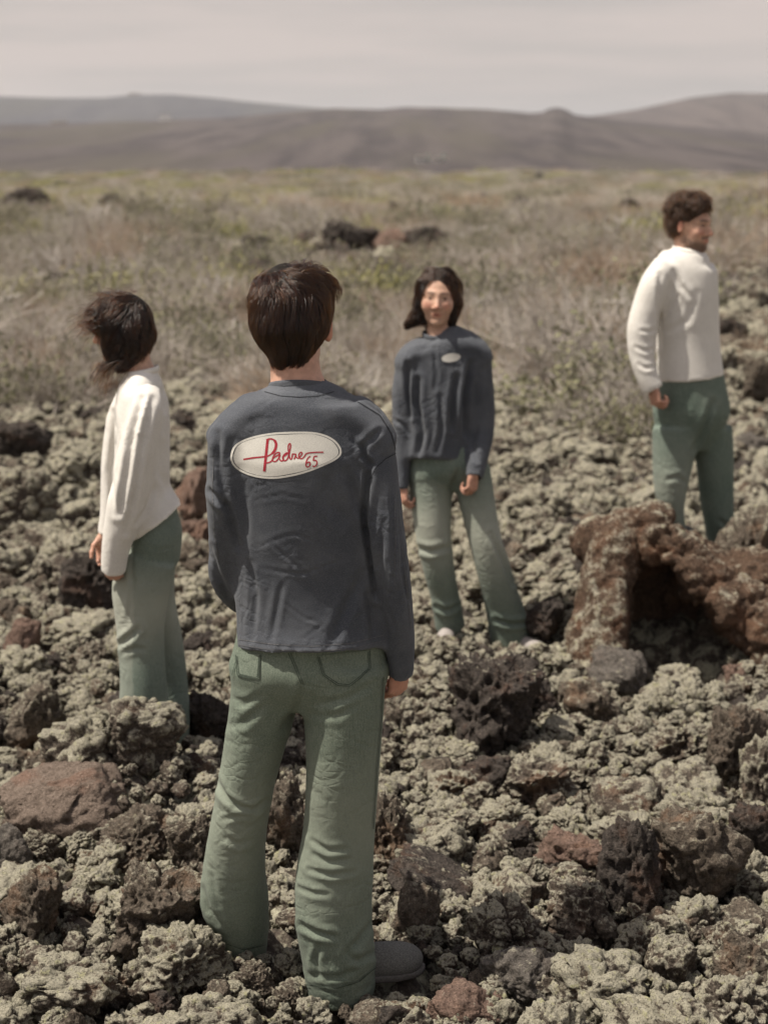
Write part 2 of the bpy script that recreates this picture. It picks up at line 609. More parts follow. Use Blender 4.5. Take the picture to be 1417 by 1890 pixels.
class Hill:
    def __init__(s, pts, d0, dc, d1, seed):
        s.f, s.d0, s.dc, s.d1, s.seed, s.pts = crest_fn(pts), d0, dc, d1, seed, pts
    def z(s, a, r):
        el = s.f(a)
        top = CAM_Z + el * s.dc
        up = sstep(s.d0, s.dc, r) ** .85
        dn = 1 - sstep(s.dc, s.d1, r)
        q = np.stack([np.sin(a) * r, np.cos(a) * r, 0 * a + s.seed], -1).reshape(-1, 3)
        n = (fbm(q / (s.dc * .09), 4).reshape(a.shape))
        return -3 + (top + 3) * np.where(r < s.dc, up, dn) * (1 + .05 * n * (np.abs(r - s.dc) > s.dc * .02) * sstep(0, .15, np.abs(r / s.dc - 1)))
    def build(s, mat, label, a0, a1, na=260, nr=70):
        lo = math.atan((a0 - PW / 2) / FPX); hi = math.atan((a1 - PW / 2) / FPX)
        a = np.linspace(lo, hi, na); r = np.linspace(s.d0, s.d1, nr)
        A, Q = np.meshgrid(a, r, indexing='ij')
        z = s.z(A, Q)
        fade = np.minimum(sstep(0, .06, np.linspace(0, 1, na)), sstep(0, .06, np.linspace(1, 0, na)))[:, None]
        z = -3 + (z + 3) * fade
        v = np.stack([np.sin(A) * Q, np.cos(A) * Q, z], -1).reshape(-1, 3)
        i = np.arange(na - 1)[:, None] * nr + np.arange(nr - 1)[None, :]
        F = np.stack([i, i + nr, i + nr + 1, i + 1], -1).reshape(-1, 4)
        o = link("hill", mesh("hill", v, F[:, ::-1]), mat)
        tag(o, label, kind="structure")

def mat_hill(name, c0, c1, c2, sc):
    t = NT(name)
    p = t.pos()
    n = t.noise(t.scale(p, (1, .07, 1)), sc * 3.5, 7, .72)
    m = t.noise(t.scale(p, (1, .12, 1)), sc * .8, 4, .6)
    c = t.mix(t.ramp(n, .38, .62), c0, c1)
    c = t.mix(t.math('MULTIPLY', t.ramp(m, .48, .64), .8), c, c2)
    t.set("Base Color", c); t.set("Roughness", 1.0)
    return t.m

HILL_MID = Hill([(-900, 246), (-300, 240), (0, 238), (150, 236), (300, 231), (420, 226), (520, 218), (620, 211), (700, 213), (750, 209), (820, 211), (900, 214), (970, 220), (992, 219), (1003, 213), (1020, 210), (1036, 214), (1050, 222), (1100, 226), (1200, 236), (1417, 252), (1700, 262), (2300, 270)], 230, 1400, 2000, 3)
HILL_LEFT = Hill([(-900, 215), (-300, 194), (0, 187), (120, 190), (210, 189), (262, 184), (330, 183), (400, 188), (480, 196), (600, 206), (740, 217), (900, 236)], 1700, 3000, 4300, 8)
HILL_RIGHT = Hill([(900, 240), (1040, 224), (1100, 217), (1160, 209), (1215, 198), (1260, 189), (1330, 182), (1417, 184), (1600, 190), (1900, 205), (2300, 230)], 1200, 2300, 3300, 5)

def build_hills():
    m1 = mat_hill("hill_scrub", (.044, .037, .038), (.080, .067, .064), (.070, .061, .049), .02)
    m2 = mat_hill("hill_haze_grey", (.044, .042, .050), (.066, .062, .067), (.062, .058, .054), .009)  # blue-grey of the distance haze is mixed into this ridge's colour
    m3 = mat_hill("hill_umber", (.066, .053, .051), (.100, .081, .075), (.058, .049, .046), .012)
    HILL_MID.build(m1, "low brown slope with scattered white houses beyond the scrub plain", -1100, 2500, 420, 90)
    HILL_LEFT.build(m2, "long flat topped haze grey ridge on the horizon above the seen-from-behind man", -1100, 1000)
    HILL_RIGHT.build(m3, "rounded reddish brown hill on the horizon above the bearded man", 800, 2500)

M_WHITEWASH = mat_plain("whitewash", (.74, .72, .68), .9, 3, .08)
M_ROOF = mat_plain("pale_roof", (.52, .47, .42), .9, 3, .15)
M_GLASS = mat_plain("dark_window", (.30, .30, .29), .2, 3, .2)
M_DOOR = mat_plain("pale_door", (.36, .38, .34), .6, 3, .2)
M_OCHRE = mat_plain("ochre_wall", (.46, .36, .24), .9, 3, .1)

def box(lo, hi):
    (x0, y0, z0), (x1, y1, z1) = lo, hi
    v = [(x0, y0, z0), (x1, y0, z0), (x1, y1, z0), (x0, y1, z0), (x0, y0, z1), (x1, y0, z1), (x1, y1, z1), (x0, y1, z1)]
    return v, [(0, 3, 2, 1), (4, 5, 6, 7), (0, 1, 5, 4), (1, 2, 6, 5), (2, 3, 7, 6), (3, 0, 4, 7)]

def house(px, hill, r, w, h, dpt, label, wall, nwin, tower=False):
    a = math.atan((px - PW / 2) / FPX)
    z = float(hill.z(np.array([a]), np.array([float(r)]))[0]) - .5
    o = empty("house", (math.sin(a) * r, math.cos(a) * r, z))
    tag(o, label, "house", "far houses on the slope")
    X, Yy, Z = o.location
    add = lambda n, lo, hi, m, par=o: link(n, mesh(n, *[np.array(box(lo, hi)[0]) + np.array([X, Yy, Z]), box(lo, hi)[1]], smooth=False), m, par)
    wl_ = add("wall", (-w / 2, 0, -3), (w / 2, dpt, h), wall)
    add("roof", (-w / 2 - .2, -.2, h), (w / 2 + .2, dpt + .2, h + .35), M_ROOF)
    for i in range(nwin):
        x = -w / 2 + w * (i + .5) / (nwin + .8)
        f = add("window", (x - .55, -.06, h * .45), (x + .55, .1, h * .45 + 1.3), M_WHITEWASH)
        add("pane", (x - .45, -.10, h * .45 + .1), (x + .45, -.061, h * .45 + 1.2), M_GLASS, f)
    add("door", (w / 2 - w / (nwin + .8) * .6 - .5, -.08, .5), (w / 2 - w / (nwin + .8) * .6 + .5, .1, 2.6), M_DOOR)

def build_houses():
    house(780, HILL_MID, 402, 3.6, 1.7, 4, "left one of the two low white houses at the foot of the slope", M_WHITEWASH, 2)
    house(812, HILL_MID, 408, 3.2, 1.2, 4, "right and lower one of the two white houses at the foot of the slope", M_WHITEWASH, 1)
    house(315, HILL_MID, 1330, 8.5, 6.5, 8, "lone white house high on the slope below the left ridge", M_WHITEWASH, 2)
    house(124, HILL_MID, 1330, 11, 3.2, 8, "low ochre house at the far left of the slope crest", M_OCHRE, 3)
    house(262, HILL_LEFT, 2990, 20, 5, 10, "small ochre building on top of the left ridge", M_OCHRE, 3)

def build_haze():
    v, f = box((-7200, -7200, -9), (7200, 7200, 150))
    me = mesh("haze", v, f, smooth=False)
    m = bpy.data.materials.new("thin_air"); m.use_nodes = True
    n = m.node_tree.nodes; n.clear()
    o = n.new("ShaderNodeOutputMaterial"); p = n.new("ShaderNodeVolumePrincipled")
    p.inputs["Color"].default_value = (.93, .95, 1.0, 1); p.inputs["Density"].default_value = .00013
    p.inputs["Anisotropy"].default_value = .2
    m.node_tree.links.new(p.outputs[0], o.inputs["Volume"])
    tag(link("haze", me, m), "thin pale haze over the whole plain", kind="stuff")
# ================================================================== lava rocks
def mat_rock(name, c0, c1, rust, rust_amt, lich, lich_lo, lich_hi):
    t = NT(name)
    p = t.pos()
    rnd = t.rand()
    n1 = t.noise(p, 13, 7, .68)
    n2 = t.noise(p, 52, 6, .72)
    n3 = t.noise(p, 190, 4, .72)
    zone = t.noise(p, .9, 3, .5)
    c = t.mix(t.ramp(n2, .30, .68), c0, c1)
    c = t.mix(t.math('MULTIPLY', t.ramp(t.noise(p, 5.3, 6, .65, .5), .52, .66), rust_amt), c, rust)
    c = t.mix(t.math('MULTIPLY', t.ramp(n3, .50, .68), .5), c, tuple(min(1, x * 2.1) for x in c1))
    # lichen lives on the knobs and on what looks up, in ragged crusts; the cracks stay bare
    up = t.z(t.normal())
    f = t.math('ADD', t.math('MULTIPLY', up, .22), t.math('MULTIPLY', n1, .80))
    f = t.math('ADD', f, t.math('MULTIPLY', n2, .55))
    f = t.math('ADD', f, t.math('MULTIPLY', n3, .30))
    f = t.math('ADD', f, t.math('MULTIPLY', t.attr("knob"), .34))
    f = t.math('ADD', f, t.math('MULTIPLY', t.math('SUBTRACT', rnd, .5), .20))
    f = t.math('ADD', f, t.math('MULTIPLY', t.math('SUBTRACT', zone, .5), .55))
    lf = t.ramp(f, lich_lo, lich_hi)
    g = t.noise(p, 23, 5, .65)
    lc = t.mix(t.ramp(g, .38, .58), lich[0], lich[1])
    lc = t.mix(t.ramp(t.noise(p, 37, 5, .7), .55, .66), lc, lich[2])
    lc = t.mix(t.ramp(n3, .34, .50), tuple(x * .42 for x in lich[0]), lc)
    c = t.mix(lf, c, lc)
    t.set("Base Color", c); t.set("Roughness", .97); t.set("Specular IOR Level", .12)
    b = t.bump(n3, .6, .007)
    v = t.voro(p, 95)
    b = t.bump(t.ramp(v, .1, .6), .55, .009, b)
    t.bump(n2, .8, .022, b)
    return t.m

LICH = [(.300, .278, .220), (.372, .344, .265), (.362, .346, .212)]
ROCK_MATS = {
    "lichen": mat_rock("lava_pale_lichen", (.052, .044, .037), (.145, .118, .095), (.160, .095, .060), .4, LICH, .95, 1.16),
    "lichen2": mat_rock("lava_half_lichen", (.050, .041, .034), (.140, .112, .090), (.165, .092, .056), .5, LICH, 1.03, 1.27),
    "brown": mat_rock("lava_warm_brown", (.050, .042, .034), (.155, .126, .099), (.180, .108, .068), .6, LICH, 1.24, 1.48),
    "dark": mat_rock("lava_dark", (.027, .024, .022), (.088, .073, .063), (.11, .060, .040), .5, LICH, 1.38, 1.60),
    "red": mat_rock("lava_red", (.105, .074, .060), (.210, .142, .112), (.18, .105, .072), .6, LICH, 1.50, 1.70),
    "tan": mat_rock("lava_tan", (.105, .080, .064), (.205, .160, .130), (.19, .115, .085), .7, LICH, 1.36, 1.6),
    "grey": mat_rock("lava_grey", (.075, .067, .060), (.150, .132, .115), (.13, .095, .075), .4, LICH, 1.30, 1.60),
}

def icosphere(sub):
    bm = bmesh.new(); bmesh.ops.create_icosphere(bm, subdivisions=sub, radius=1)
    v = np.array([x.co[:] for x in bm.verts]); f = np.array([[w.index for w in q.verts] for q in bm.faces]); bm.free()
    return v, f

_ICO = {}
def rock_mesh(name, sub, seed, style):
    if sub not in _ICO: _ICO[sub] = icosphere(sub)
    d, F = _ICO[sub]
    rng = np.random.default_rng(seed)
    o = rng.uniform(-50, 50, 3)
    r = 1 + .50 * fbm(d * 1.2 + o, 2)
    # broken faces
    for i in range(rng.integers(6, 11)):
        n = rng.normal(size=3); n /= np.linalg.norm(n)
        h = rng.uniform(.50, .88)
        c = d @ n
        lim = np.where(c > .05, h / np.maximum(c, .05), 9)
        r = np.where(lim < r, lim + (r - lim) * .10, r)
    P_ = d * r[:, None]
    P_ = P_ + .16 * np.stack([fbm(P_ * 1.7 + o + 7 * k, 3) for k in range(3)], 1)
    crack = lambda f1, f2, w: np.exp(-(f2 - f1) / w)
    if style == "clump":                # knobbly clinker, split by cracks
        w1, w2 = worley(P_ * 1.9 + o); u1, u2 = worley(P_ * 5.0 + o)
        h = .13 * (.6 - w1) - .17 * crack(w1, w2, .08) + .06 * (.5 - u1) - .06 * crack(u1, u2, .09) + .15 * fbm(P_ * 3 + o, 5, .62)
        if sub > 4: x1, x2 = worley(P_ * 13 + o); h = h + .030 * (.5 - x1) - .02 * crack(x1, x2, .1)
    elif style == "crag":               # torn, ridged, pitted
        rd = 1 - np.abs(fbm(P_ * 2.1 + o, 3)) * 2.6
        w1, w2 = worley(P_ * 2.9 + o)
        h = .17 * rd - .26 * sstep(.36, .10, w1) - .09 * crack(w1, w2, .07) + .13 * fbm(P_ * 6 + o, 4, .65)
        if sub > 4: x1, x2 = worley(P_ * 11 + o); h = h + .05 * (.5 - x1) - .06 * sstep(.28, .08, x1) - .025 * crack(x1, x2, .1)
    else:                               # slab: broken plate with drawn-out ribs
        w1, w2 = worley(P_ * np.array([1.6, 3, 3]) + o)
        h = .08 * fbm(P_ * 2.5 + o, 4, .6) + .09 * (1 - np.abs(fbm(P_ * np.array([2, 6, 6]) + o, 4, .6)) * 2.4) - .08 * crack(w1, w2, .06)
        u1, _ = worley(P_ * 9 + o); h = h + .03 * (.5 - u1)
    P_ = P_ + d * h[:, None]
    P_ -= (P_.max(0) + P_.min(0)) / 2
    P_ /= (P_.max(0) - P_.min(0)) / 2            # unit half extents
    me = mesh(name, P_, F)
    lo_, hi_ = np.percentile(h, 8), np.percentile(h, 92)
    vattr(me, "knob", np.clip((h - lo_) / (hi_ - lo_), -.3, 1.3))
    return me

ROCK = {"clump": [], "crag": [], "slab": []}
SMALL = []

def stuff_instances(name, pts, rot, scl, idx, protos, label):
    """one loose mass whose pieces are scattered with geometry nodes"""
    me = bpy.data.meshes.new(name)
    me.vertices.add(len(pts)); me.vertices.foreach_set("co", np.asarray(pts, np.float32).ravel())
    a = me.attributes.new("rot", 'FLOAT_VECTOR', 'POINT'); a.data.foreach_set("vector", np.asarray(rot, np.float32).ravel())
    a = me.attributes.new("scl", 'FLOAT_VECTOR', 'POINT'); a.data.foreach_set("vector", np.asarray(scl, np.float32).ravel())
    a = me.attributes.new("pick", 'INT', 'POINT'); a.data.foreach_set("value", np.asarray(idx, np.int32))
    o = link(name, me)
    col = bpy.data.collections.new(name + "_kinds")
    for i, p in enumerate(protos):
        p.name = "kind_%03d_%s" % (i, name); col.objects.link(p)
    ng = bpy.data.node_groups.new(name + "_scatter", 'GeometryNodeTree')
    ng.interface.new_socket("Geometry", in_out='INPUT', socket_type='NodeSocketGeometry')
    ng.interface.new_socket("Geometry", in_out='OUTPUT', socket_type='NodeSocketGeometry')
    gi, go = ng.nodes.new("NodeGroupInput"), ng.nodes.new("NodeGroupOutput")
    ci = ng.nodes.new("GeometryNodeCollectionInfo"); ci.inputs["Collection"].default_value = col
    ci.inputs["Separate Children"].default_value = True; ci.inputs["Reset Children"].default_value = True
    ip = ng.nodes.new("GeometryNodeInstanceOnPoints"); ip.inputs["Pick Instance"].default_value = True
    def nat(n, ty):
        x = ng.nodes.new("GeometryNodeInputNamedAttribute"); x.data_type = ty; x.inputs["Name"].default_value = n; return x.outputs["Attribute"]
    e = ng.nodes.new("FunctionNodeEulerToRotation")
    L = ng.links.new
    L(gi.outputs[0], ip.inputs["Points"]); L(ci.outputs[0], ip.inputs["Instance"])
    L(nat("pick", 'INT'), ip.inputs["Instance Index"]); L(nat("rot", 'FLOAT_VECTOR'), e.inputs[0]); L(e.outputs[0], ip.inputs["Rotation"])
    L(nat("scl", 'FLOAT_VECTOR'), ip.inputs["Scale"]); L(ip.outputs[0], go.inputs[0])
    md = o.modifiers.new("scatter", 'NODES'); md.node_group = ng
    tag(o, label, kind="stuff")
    return o

LAST = [None]

def put_rock(me, mat, loc, dims, rot, label, group):
    o = bpy.data.objects.new("lava_rock", me)
    COL.objects.link(o)
    if not me.materials: me.materials.append(ROCK_MATS["brown"])
    o.material_slots[0].link = 'OBJECT'
    o.material_slots[0].material = ROCK_MATS[mat]
    o.location = loc; o.rotation_euler = rot; o.scale = dims
    tag(o, label, "rock", group)
    LAST[0] = o
    return o

FEET = [(.70, 6.84, .17), (.63, 6.95, .2), (.29, 6.92, .14), (-.11, 3.96, .20), (.05, 3.99, .17), (-.37, 4.16, .19), (-.9, 5.46, .22), (-.86, 5.72, .2), (.32, 7.05, .20), (.60, 7.0, .24), (1.5, 7.72, .2), (1.72, 7.8, .2)]

# the rocks one would point at: middle x, lowest y, width, height in the photograph; how it looks
NAMED = [
    (105, 1572, 235, 112, "slab", "tan", (.15, -.22, .3), "long ribbed pinkish brown slab left of the seen-from-behind man's shins", .9),
    (292, 1800, 205, 165, "crag", "brown", (0, 0, .4), "warm brown crumbly boulder left of the seen-from-behind man's trouser hem", .9),
    (326, 1872, 168, 128, "crag", "lichen2", (0, 0, 1.4), "rust fronted boulder with grey lichen top near the bottom edge", .9),
    (118, 1905, 180, 105, "clump", "lichen", (0, 0, .2), "broad pale lichen boulder in the bottom left corner", .9),
    (62, 1752, 140, 130, "crag", "brown", (0, 0, 2.2), "dark brown pitted boulder at the left edge above the pale corner boulder", .9),
    (18, 1640, 80, 100, "slab", "grey", (0, .2, .5), "grey striped stone cut by the left edge below the pinkish slab", .9),
    (250, 1618, 138, 95, "crag", "brown", (0, 0, 3.0), "brown jagged rock just right of the pinkish slab", .9),
    (352, 1640, 96, 110, "crag", "brown", (0, 0, 5.0), "brown rock touching the left side of the seen-from-behind man's bent knee", .9),
    (264, 1425, 158, 122, "clump", "lichen", (0, 0, .7), "knobbly lichen covered rock standing in front of the left woman's hems", 5.1),
    (140, 1450, 150, 110, "clump", "lichen", (0, 0, 2.7), "domed lichen rock left below the left woman's feet", .9),
    (382, 1385, 96, 90, "crag", "dark", (0, 0, .3), "dark hollow rock between the left woman and the seen-from-behind man", .9),
    (357, 985, 90, 110, "crag", "red", (0, 0, .3), "deep red boulder behind the left woman's back", .8),
    (352, 1040, 86, 70, "crag", "red", (0, 0, 1.3), "orange brown rock under the deep red boulder", .9),
    (912, 1405, 185, 165, "crag", "dark", (0, 0, .9), "big dark crag in the middle of the field right of the seen-from-behind man", .8),
    (985, 1340, 90, 90, "crag", "dark", (0, 0, 2.9), "dark knob against the right side of the big dark crag", .9),
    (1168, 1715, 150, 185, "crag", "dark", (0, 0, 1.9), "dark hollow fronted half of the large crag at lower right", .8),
    (1296, 1700, 180, 175, "crag", "brown", (0, 0, .2), "reddish brown right half of the large crag at lower right", .8),
    (1165, 1590, 170, 70, "clump", "lichen", (0, 0, .2), "lichen crusted hump behind the large crag at lower right", .9),
    (806, 1690, 190, 62, "slab", "dark", (0, .42, -.2), "dark log shaped rock tilted across the ground right of the shins", .9),
    (762, 1752, 96, 110, "slab", "brown", (.3, .2, .7), "brown shaded wedge under the dark log shaped rock", .9),
    (700, 1625, 110, 140, "crag", "brown", (0, 0, .2), "tall red brown crag touching the man's right shin", .8),
    (525, 1600, 110, 150, "crag", "brown", (0, 0, 4.2), "dark brown crag seen between the man's legs", .9),
    (932, 1790, 145, 115, "clump", "lichen2", (0, 0, .2), "round rust spotted lichen boulder right of the suede shoe", .9),
    (972, 1868, 165, 95, "slab", "grey", (0, .1, 1.2), "smooth plain grey boulder below the rust spotted one", .9),
    (1115, 1900, 190, 120, "clump", "lichen", (0, 0, .5), "wide pale speckled boulder at the bottom edge", .9),
    (858, 1912, 150, 75, "slab", "red", (0, .15, .2), "salmon red stone cut by the bottom edge", .9),
    (1362, 1465, 125, 140, "crag", "brown", (0, 0, 1.2), "dark brown crag near the right edge below the lava cave", .9),
    (1408, 1510, 95, 140, "crag", "lichen2", (0, 0, 2.2), "grey lichen boulder cut by the right edge", .9),
    (1400, 1612, 110, 110, "crag", "dark", (0, 0, .4), "dark overhung rock in shade at the right edge", .9),
    (1385, 1850, 120, 105, "crag", "brown", (0, 0, 3.4), "brown rock in the bottom right corner", .9),
    (1240, 1835, 96, 90, "slab", "lichen2", (0, 0, 3.4), "faceted tan stone below the large crag at lower right", .9),
    (1075, 1760, 130, 110, "crag", "lichen2", (0, 0, 3.4), "purple brown stone with orange patch below the large crag", .9),
    (462, 1858, 80, 66, "crag", "brown", (0, 0, .4), "rusty pitted stone in front of the man's raised left hem", .9),
    (532, 1884, 70, 56, "crag", "brown", (0, 0, 2.4), "small brown stone left of the man's right hem", .9),
    (690, 1912, 120, 45, "slab", "brown", (0, 0, .4), "flat brown stone under the suede shoe", .9),
    (1392, 1075, 140, 130, "crag", "brown", (0, 0, .4), "brown boulder hiding the bearded man's feet at the right edge", .8),
    (45, 1000, 130, 120, "clump", "lichen", (0, 0, .4), "large lichen boulder at the left edge below the dark hole", .8),
    (140, 925, 150, 95, "clump", "lichen", (0, 0, 1.4), "lichen ledge beside the left woman's sleeve", .8),
    (150, 1010, 110, 80, "clump", "lichen", (0, 0, 2.4), "lichen rock left of the left woman's cuff", .8),
    (165, 1150, 130, 120, "crag", "dark", (0, 0, 2.4), "dark shaded rock beside the left woman's hand", .8),
    (40, 880, 110, 90, "crag", "dark", (0, 0, 1.0), "black rock filling the dark hollow at the left edge", .8),  # black rock stands for the shade inside a hollow
    (60, 1400, 130, 120, "crag", "brown", (0, 0, .1), "brown rock with dark underside at the left edge level with the left woman's hems", .9),
    (38, 1230, 60, 80, "slab", "red", (0, .4, .1), "small salmon coloured stone at the left edge", .9),
    (1085, 880, 110, 60, "clump", "lichen", (0, 0, .1), "pale lichen rock between the facing woman and the bearded man", .8),
    (1000, 980, 110, 75, "clump", "lichen", (0, 0, 1.1), "pale rounded rock right of the facing woman's knee", .8),
    (960, 900, 100, 55, "clump", "lichen", (0, 0, 2.1), "pale rock right of the facing woman's hip", .8),
    (1010, 1185, 80, 70, "crag", "dark", (0, 0, 2.1), "black rock filling the shaded gap beside the facing woman's pale shoe", .9),  # dark rock placed for the shade in a gap
    (1340, 560, 70, 50, "crag", "dark", (0, 0, 1.1), "dark boulder beside the bearded man's shoulder", .8),
    (1395, 600, 70, 70, "clump", "lichen", (0, 0, 1.1), "tan boulder at the right edge level with the bearded man's chest", .8),
    (1345, 640, 70, 45, "crag", "dark", (0, 0, 2.1), "dark boulder right of the bearded man's waist", .8),
    (1400, 760, 70, 90, "crag", "brown", (0, 0, 1.1), "brown boulder at the right edge level with the bearded man's hand", .8),
    (628, 474, 84, 62, "crag", "dark", (0, 0, .4), "black lava outcrop far out on the plain above the seen-from-behind man", .9),
    (672, 474, 72, 48, "crag", "dark", (0, 0, 1.7), "dark outcrop far out between the black one and the rust coloured one", .9),
    (718, 476, 66, 48, "crag", "red", (0, 0, 1.4), "rust coloured outcrop far out on the plain beside the black one", .9),
    (775, 474, 84, 50, "crag", "dark", (0, 0, 2.4), "low black outcrop far out above the facing woman", .9),
    (472, 486, 64, 46, "crag", "dark", (0, 0, 3.4), "small dark outcrop far out left of the black one", .9),
    (40, 394, 90, 44, "crag", "dark", (0, 0, .4), "dark reddish outcrop far out at the left edge", .9),
    (728, 400, 32, 26, "crag", "dark", (0, 0, .9), "tiny dark outcrop far out in the middle of the plain", .9),
    (1082, 420, 44, 28, "crag", "dark", (0, 0, 1.9), "dark far outcrop left of the yellow green mound", .9),
    (562, 470, 54, 40, "crag", "dark", (0, 0, 1.2), "dark outcrop far out just left of the black one", .9),
    (205, 396, 54, 34, "crag", "dark", (0, 0, .2), "dark outcrop far out above the low green patch", .9),
    (960, 392, 34, 28, "crag", "dark", (0, 0, 2.2), "dark outcrop far out between the facing woman and the bearded man", .9),
    (1165, 396, 40, 28, "crag", "dark", (0, 0, 3.2), "dark outcrop far out behind the yellow green mound", .9),
    (1345, 396, 46, 30, "crag", "dark", (0, 0, 2.6), "dark outcrop far out right of the bearded man's head", .9),
    (905, 430, 60, 34, "crag", "dark", (0, 0, 1.6), "low dark outcrop far out above and right of the facing woman", .9),
    (310, 497, 74, 40, "crag", "dark", (0, 0, 2.0), "low dark outcrop far out left of the dark olive bush", .9),
    (110, 350, 70, 14, "crag", "dark", (0, 0, 2.0), "long low dark outcrop near the foot of the slope at far left", .9),
    (995, 336, 22, 16, "crag", "dark", (0, 0, 1.9), "dark speck of lava near the foot of the slope", .9),
]

def on_ground(px, py):
    g = G(px, py, 0.0); z0 = 0.0
    for _ in range(12):
        z0 = .5 * z0 + .5 * float(ground_z(np.array([g[0]]), np.array([g[1]]))[0])
        g = G(px, py, min(z0, CAM_Z - .5))
        g[1] = min(g[1], 400)
    return g, z0

CLEAR = []
ROCK_MARKS = [(105, 1520, "the long pinkish slab"), (292, 1720, "the warm brown crumbly boulder"), (326, 1810, "the rust fronted boulder"), (118, 1850, "the pale corner boulder"), (62, 1690, "the dark pitted boulder"),
              (250, 1570, "the jagged brown rock"), (264, 1360, "the left woman's hems"), (140, 1395, "the domed lichen rock"), (382, 1340, "the dark hollow rock"), (355, 960, "the deep red boulder"), (912, 1320, "the big dark crag"),
              (1168, 1630, "the large crag's dark half"), (1296, 1620, "the large crag's brown half"), (806, 1650, "the dark log shaped rock"), (762, 1710, "the brown shaded wedge"), (700, 1560, "the tall red brown crag"),
              (525, 1520, "the gap between the man's legs"), (932, 1735, "the rust spotted boulder"), (972, 1830, "the smooth grey boulder"), (1115, 1850, "the wide speckled boulder"), (858, 1880, "the salmon red stone"),
              (1362, 1400, "the dark crag at the right edge"), (1400, 1560, "the dark overhung rock"), (1385, 1800, "the brown corner rock"), (1240, 1800, "the faceted tan stone"), (1075, 1710, "the purple brown stone"), (715, 1780, "the suede shoe"),
              (620, 1830, "the man's right hem"), (440, 1750, "the man's raised left hem"), (440, 1560, "the man's left shin"), (1392, 1015, "the bearded man's feet"), (45, 945, "the large lichen boulder"), (140, 880, "the lichen ledge"),
              (165, 1095, "the left woman's hand"), (40, 840, "the dark hollow"), (60, 1340, "the brown edge rock"), (1085, 850, "the pale rock beside the facing woman"), (1000, 940, "the facing woman's knee"), (960, 870, "the facing woman's hip"),
              (985, 1195, "the facing woman's pale shoe"), (830, 1170, "the facing woman's rear shoe"), (800, 1050, "the facing woman's shin"), (1190, 1100, "the lava cave"), (1390, 1180, "the lava cave's arm"), (1280, 900, "the bearded man's shins"),
              (1340, 540, "the bearded man's shoulder"), (1380, 680, "the bearded man's waist"), (240, 760, "the left woman's back"), (280, 1180, "the left woman's knees"), (745, 1240, "the man's fist"), (415, 1110, "the man's left elbow"), (745, 950, "the facing woman's hand")]

def name_apart(made, marks, verb=("left of", "right of", "behind", "in front of")):
    """each one described by its look and by the landmark it lies next to; what still collides is told apart by order"""
    by = {}
    for o, look, (u, v) in made:
        k = min(range(len(marks)), key=lambda j: (marks[j][0] - u) ** 2 + (marks[j][1] - v) ** 2 * 1.4)
        dx, dy = u - marks[k][0], v - marks[k][1]
        side = verb[0 if dx < 0 else 1] if abs(dx) > 1.1 * abs(dy) else verb[2 if dy < 0 else 3]
        by.setdefault(look + " " + side + " " + marks[k][2], []).append((u, v, o))
    for lab, L in by.items():
        L.sort(key=lambda t: t[0])
        n = len(L)
        nth = ["leftmost ", "second ", "third ", "fourth ", "fifth ", "sixth ", "seventh ", "eighth ", "ninth "]
        order = [""] if n == 1 else ["left ", "right "] if n == 2 else ["leftmost ", "middle ", "rightmost "] if n == 3 else (nth + [""] * n)[:n - 1] + ["rightmost "]
        for (u, v, o), w in zip(L, order):
            o["label"] = (w + lab)

